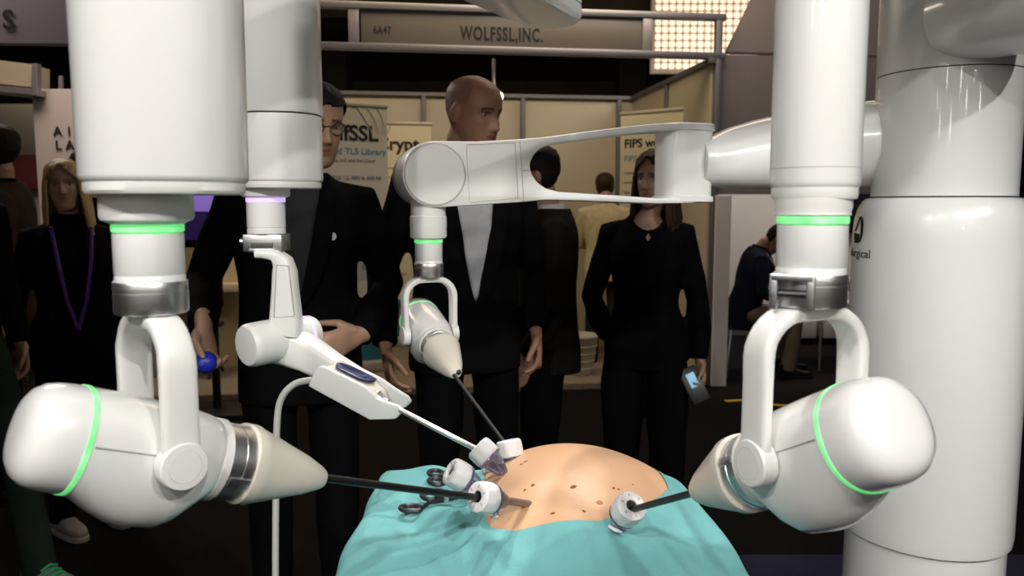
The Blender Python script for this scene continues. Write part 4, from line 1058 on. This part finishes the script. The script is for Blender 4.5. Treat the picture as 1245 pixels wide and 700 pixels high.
        r0, r1, r2, pf = (.054, .050, .036, .012) if fem else (.062, .05, .042, 0)
        clothing('sweater' if not fem else 'blouse', [torso(tab, .014, hem, 1.49, .05)] + sleeves(r0, r1, r2, pf), topm, cut=cut2)
        if shirtm: clothing('collar', [tube([(0, .016, 1.44), (0, .012, 1.512)], [.078, .068], 20)], shirtm, .009, .001)
    geo = [xf(torso(tab, .006, .84, 1.02), ML)]
    for s in (1, -1):
        h_, kn, an, _ = legs[s]; h_, kn, an = Vector(h_) - UP * drop, Vector(kn), Vector(an); end = an + UP * -.035
        geo.append(tube([h_, h_.lerp(kn, .5), kn, kn.lerp(end, .5), end], [.088, .080 * wide, .068 * wide, .062 * wide, .060 * wide], 18, (1, 0, 0)))
    clothing('trousers', geo, trom, .012, .006, tr=M)
    for s in (1, -1):
        an, toe = Vector(legs[s][2]), legs[s][3]
        Ms = M @ Matrix.Translation((an.x, an.y, an.z - .09)) @ Matrix.Rotation(R(toe), 4, 'Z')
        up_ = loft([[(x, y - .055, z) for x, y in sup(a_, b_, 2.6, 24)] for z, a_, b_, in ((.022, .046, .142), (.045, .046, .140), (.060, .042, .12))])
        up2 = tube([(0, .045, .03), (0, .035, .08), (0, .03, .115)], [.042, .042, .040], 16)
        up3 = tube([(0, .03, .07), (0, -.03, .064), (0, -.12, .045), (0, -.165, .036)], [(.040, .035), (.042, .03), (.042, .02), (.03, .012)], 16, (1, 0, 0), rnd=True)
        so = obj('shoe', remesh([xf(q, Ms) for q in (up_, up2, up3)], .009, 2), shoem or cloth('shoe_black', (.01, .01, .01), .4), body, angle=180)
        obj('sole', xf(loft([[(x, y - .055, z) for x, y in sup(a_, b_, 2.6, 28)] for z, a_, b_ in ((.0, .044, .142), (.004, .048, .148), (.022, .048, .148), (.026, .045, .144))]), Ms), sole or cloth('sole_black', (.012, .011, .01), .6), so)
    if glasses:
        gm = mat('glasses_black', (.01, .01, .01), .3); gl = None
        geo = []
        for s in (-1, 1):
            pts = [Vector((s * .033 + .023 * math.cos(t), -.0865 + .012 * abs(math.cos(t)) * (1 if math.cos(t) * s > 0 else 0), .002 + .018 * math.sin(t))) for t in np.linspace(0, 2 * math.pi, 25)]
            geo.append(tube(pts, .0018, 6)); geo.append(tube([(s * .057, -.074, .008), (s * .072, -.05, .009), (s * .080, .01, .006)], .0018, 6))
        geo.append(tube([(-.010, -.089, .006), (0, -.094, .009), (.010, -.089, .006)], .0018, 6))
        gl = child('glasses', geo, gm, tr=AH)
        for s in (-1, 1):
            child('lens', lathe([(.0215, -.0004), (.0215, .0004)], 20, frame((s * .033, -.085, .002), (s * .12, -1, 0)) @ Matrix.Diagonal((1, .8, 1, 1))), mat('lens_clear', (.9, .92, .92), .02, trans=1., alpha=.35), gl, AH)
    return body, A, AH, aL, aR
BLK = cloth('black', (.0032, .0032, .0036)); BLK2 = cloth('black_wool', (.0045, .0042, .0045)); NAVYW = cloth('navy', (.008, .010, .022))
H_DK = mat('hair_dark', (.010, .007, .0055), .65, spec=.2, bump=.4, bscale=60, stretch=(1, 1, .08)); H_BR = mat('hair_brown', (.035, .016, .009), .55, spec=.25, bump=.4, bscale=60, stretch=(1, 1, .08))
H_BL = mat('hair_blonde', (.50, .33, .14), .5, var=.35, vscale=50, stretch=(1, 1, .06), bump=.4, bscale=60)
def at(px, D): return (W(px, 300, D).x, D)
GP = 'visitors watching the robot'
# man with glasses
bodyA, AA, AHA, _, _ = person('man in black suit and dark grey shirt wearing glasses, one hand on his belly', at(362, 2.42), 12, 1.79, hoff=(.045, -.02), head=(24, 14, 0), glasses=True,
    armL=((.275, .07, 1.14), (.175, -.19, 1.02), (-.9, -.45, -.25), (-.35, .9, .1), .8), armR=((-.285, .09, 1.17), (-.25, -.16, 1.05), (.05, -.25, -1), (.6, -.5, 0), .95),
    topm=BLK, shirtm=cloth('charcoal_shirt', (.035, .035, .037)), trom=BLK, skin=(.40, .23, .15), hair='short', hairm=H_DK, vee=(1.50, 1.10, .085), look=.2)
p = AA @ Vector((.105, -.128, 1.30))
pn_ = obj('badge_pin', lathe([(.012, 0), (.012, .002), (.009, .003)], 20, frame(p, (.3, -1, .1))), mat('badge_white', (.5, .5, .52), .4), bodyA)
hb = AA @ Vector((-.236, -.232, .965))
bl = empty('blue_ball', hb, 'small blue ball held in the hand of the man with glasses', 'ball')
obj('ball', sphere(hb, .031, 20, 12), mat('ball_blue', (.015, .03, .38), .35, var=.2), bl); obj('button', lathe([(.009, 0), (.009, .003), (.006, .004)], 14, frame(hb + Vector((0, -.030, .004)), (0, -1, .1))), mat('ball_button', (.05, .08, .5), .3), bl)
# bald man
person('tall man with shaved head, black suit and open white shirt', at(566, 2.72), 18, 1.86, head=(34, 12, 0), armL=((.26, .08, 1.12), (.235, -.03, .92), (.05, -.1, -1), (-1, .2, 0), .5),
    armR=((-.265, .06, 1.13), (-.28, -.08, .90), (.1, -.2, -1), (1, 0, 0), .5), topm=BLK2, shirtm=cloth('white_shirt', (.52, .52, .55), .8, .1), trom=BLK, skin=(.36, .19, .12), stubble=(.28, .15, .10), vee=(1.50, 1.02, .082), look=.2)
# dark-haired man turned away behind the link
person('dark-haired man in black coat with white shirt collar, turned sideways beside the bald man', at(664, 3.16), -84, 1.655, slim=.86, hoff=(0, -.02), head=(-12, 8, 0), topm=cloth('black_brown', (.011, .009, .007)), top='coat', shirtm=cloth('white_shirt', (.52, .52, .55)),
    trom=BLK, skin=(.36, .19, .12), hair='short', hairm=H_DK, vee=(1.50, 1.25, .06), armL=((.25, .02, 1.10), (.24, -.12, .90), (0, -.3, -1), (-1, 0, 0), .5), hem=.80)
# woman in black blouse
bodyD, AD, AHD, aLD, _ = person('dark-haired woman in black blouse with keyhole neckline holding a phone at her side', at(787, 3.22), -8, 1.64, fem=True, head=(-26, 4, 2), top='blouse', topm=BLK, trom=BLK, wide=1.25,
    armL=((.225, .03, 1.10), (.235, -.03, .84), (.04, -.25, -1), (-.9, -.5, 0), .75), armR=((-.245, .10, 1.10), (-.17, .13, .90), (.6, .1, -1), (0, 1, 0), .3), skin=(.36, .21, .145), hair='bob', hairm=H_BR, hoff=(.03, 0), neck_open=(1.405, .085), look=-.2)
kp = AD @ Vector((0, -.104, 1.375))
obj('keyhole_neckline', tube([AD @ Vector((.0, -.103, 1.405)), AD @ Vector((.013, -.112, 1.385)), AD @ Vector((.013, -.117, 1.36)), AD @ Vector((.0, -.121, 1.345)), AD @ Vector((-.013, -.117, 1.36)), AD @ Vector((-.013, -.112, 1.385)), AD @ Vector((.0, -.103, 1.405))], .003, 6), BLK, bodyD)
obj('keyhole_skin', xf(sphere((0, -.094, 1.372), (.013, .020, .028), 14, 10), AD), mat('skin_keyhole', (.36, .21, .145), .5), bodyD)
obj('necklace', torus(.056, .0014, AD @ Matrix.Translation((0, -.02, 1.438)) @ Matrix.Rotation(R(28), 4, 'X'), 40, 6), mat('necklace_silver', (.6, .58, .55), .3, metal=1.), bodyD)
obj('pendant', sphere(AD @ Vector((0, -.080, 1.412)), .006, 12, 8), mat('necklace_silver', (.6, .58, .55)), bodyD)
ph = AD @ Vector((.206, -.095, .745))
phn = empty('phone', ph, 'dark smartphone with lit screen in the hand of the woman in black', 'phone')
Mp = Matrix.Translation(ph) @ Matrix.Rotation(R(-25), 4, 'Y') @ Matrix.Rotation(R(-20), 4, 'X')
obj('body', box((0, 0, 0), (.075, .009, .15), .004, Mp, 2), BLACKPL, phn)
obj('screen', box((.004, -.005, .02), (.035, .001, .06), 0, Mp), mat('phone_glow', (.15, .35, .5), .2, emit=(.2, .5, .75), es=.5), phn)
# blonde woman with lanyard
bodyE, AE, AHE, _, _ = person('blonde woman in black jacket with violet lanyard looking towards the camera', at(86, 3.36), 34, 1.61, fem=True, head=(-14, -2, -3), topm=BLK, top='jacket', shirtm=BLK2, trom=BLK, skin=(.42, .25, .17), hair='blonde', hairm=H_BL,
    vee=(1.50, 1.2, .06), shoem=cloth('sneaker_grey', (.30, .26, .23), .7), sole=cloth('sneaker_sole', (.42, .37, .30), .7), legs={1: ((.09, -.01, .92), (.10, -.03, .50), (.11, .04, .09), 12), -1: ((-.09, -.01, .92), (-.10, -.05, .50), (-.10, -.03, .09), 20)})
for s in (-1, 1):
    obj('lanyard', tube([AE @ Vector((s * .062, .04, 1.475)), AE @ Vector((s * .082, -.085, 1.445)), AE @ Vector((s * .066, -.165, 1.30)), AE @ Vector((s * .04, -.165, 1.12)), AE @ Vector((0, -.150, .98))], [(.0075, .002)] * 5, 8, AE.to_3x3() @ Vector((1, 0, 0))), mat('lanyard_violet', (.07, .02, .24), .5, var=.3, vscale=30), bodyE)
# man in brown coat behind her
person('dark-haired man in brown coat seen from the side behind the blonde woman', at(2, 3.75), -62, 1.80, head=(-12, 0, 0), top='coat', topm=cloth('brown_coat', (.045, .032, .022)), shirtm=BLK2, trom=BLK, skin=(.36, .20, .13), hair='short', hairm=H_DK, hem=.65, vox=.006)
# person in dark green trousers at the frame edge
bodyG, AG, _, _, _ = person('person in black top and dark green trousers with green-laced sneakers, mid-stride', at(-70, 2.85), 62, 1.74, top='sweater', topm=BLK, trom=cloth('dark_green', (.018, .026, .022)), skin=(.38, .22, .15), hair='short', hairm=H_DK, vox=.006,
    shoem=cloth('sneaker_green', (.20, .24, .20), .7), sole=cloth('sneaker_sole', (.42, .37, .30), .7), legs={1: ((.09, -.01, .92), (.10, -.20, .52), (.10, -.30, .09), 4), -1: ((-.09, .0, .92), (-.10, .06, .50), (-.10, .16, .09), -6)})
for t in range(4):
    y = -.36 - .022 * t; z = .098 - .010 * t
    obj('shoe_lace', tube([AG @ Vector((.07, y, z - .012)), AG @ Vector((.10, y - .008, z + .004)), AG @ Vector((.13, y, z - .012))], .005, 8), mat('lace_green', (.02, .42, .14), .6), bodyG)
# hidden onlooker by the pale display wall
person('dark-haired visitor in black in front of the pale display wall, mostly hidden', at(112, 4.6), 170, 1.74, top='sweater', topm=BLK2, trom=BLK, skin=(.36, .2, .13), hair='short', hairm=H_DK, vox=.008)
# person in cream shirt on the software stand
person('dark-haired person in cream shirt standing with back turned on the lit stand', at(735, 6.75), 172, 1.70, head=(10, 12, 0), top='sweater', topm=cloth('cream_shirt', (.62, .50, .28), .8), trom=cloth('dark_grey', (.03, .028, .025)), skin=(.36, .2, .13), hair='short', hairm=H_BR, vox=.008,
    armL=((.24, -.05, 1.12), (.10, -.28, 1.10), (-1, -.2, .1), (0, 0, -1), .4))
# seated person on the right
xj = at(905, 6.55)
person('person in navy jacket seated with head bent over a tablet beside the white pillar', xj, 84, 1.74, head=(0, 42, 0), top='jacket', topm=NAVYW, shirtm=BLK2, trom=cloth('grey_beige', (.16, .12, .09)), skin=(.34, .18, .12), hair='short', hairm=H_DK, vox=.008, drop=.40, lean=14,
    armL=((.25, -.06, 1.14), (.14, -.33, 1.10), (-.2, -1, .1), (-.3, 0, 1), .3), armR=((-.25, -.06, 1.14), (-.14, -.33, 1.10), (.2, -1, .1), (.3, 0, 1), .3),
    legs={1: ((.10, -.01, .92), (.13, -.42, .50), (.13, -.40, .09), 5), -1: ((-.10, -.01, .92), (-.13, -.42, .50), (-.13, -.36, .09), -5)})
stl = empty('stool', (xj[0], xj[1], 0), 'black stool under the seated person in navy', 'stool')
obj('seat', lathe([(.17, .395), (.18, .40), (.18, .425), (.17, .432)], 32, Matrix.Translation((xj[0] - .02, xj[1], 0))), BLACKPL, stl)
for t in range(4):
    a_ = math.pi / 4 + t * math.pi / 2; obj('leg', tube([(xj[0] - .02 + .20 * math.cos(a_), xj[1] + .20 * math.sin(a_), 0), (xj[0] - .02 + .13 * math.cos(a_), xj[1] + .13 * math.sin(a_), .40)], .012, 8), STEEL, stl)
tbp = W(938, 322, 6.5)
tbt = empty('tablet', tbp, 'grey tablet held up by the seated person in navy', 'tablet')
Mq = Matrix.Translation(tbp) @ Matrix.Rotation(R(-35), 4, 'Y')
obj('body', box((0, 0, 0), (.012, .17, .25), .004, Mq), mat('tablet_grey', (.25, .25, .26), .4), tbt); obj('screen', box((-.0065, 0, 0), (.001, .15, .22), 0, Mq), mat('tablet_screen', (.05, .05, .06), .2), tbt)
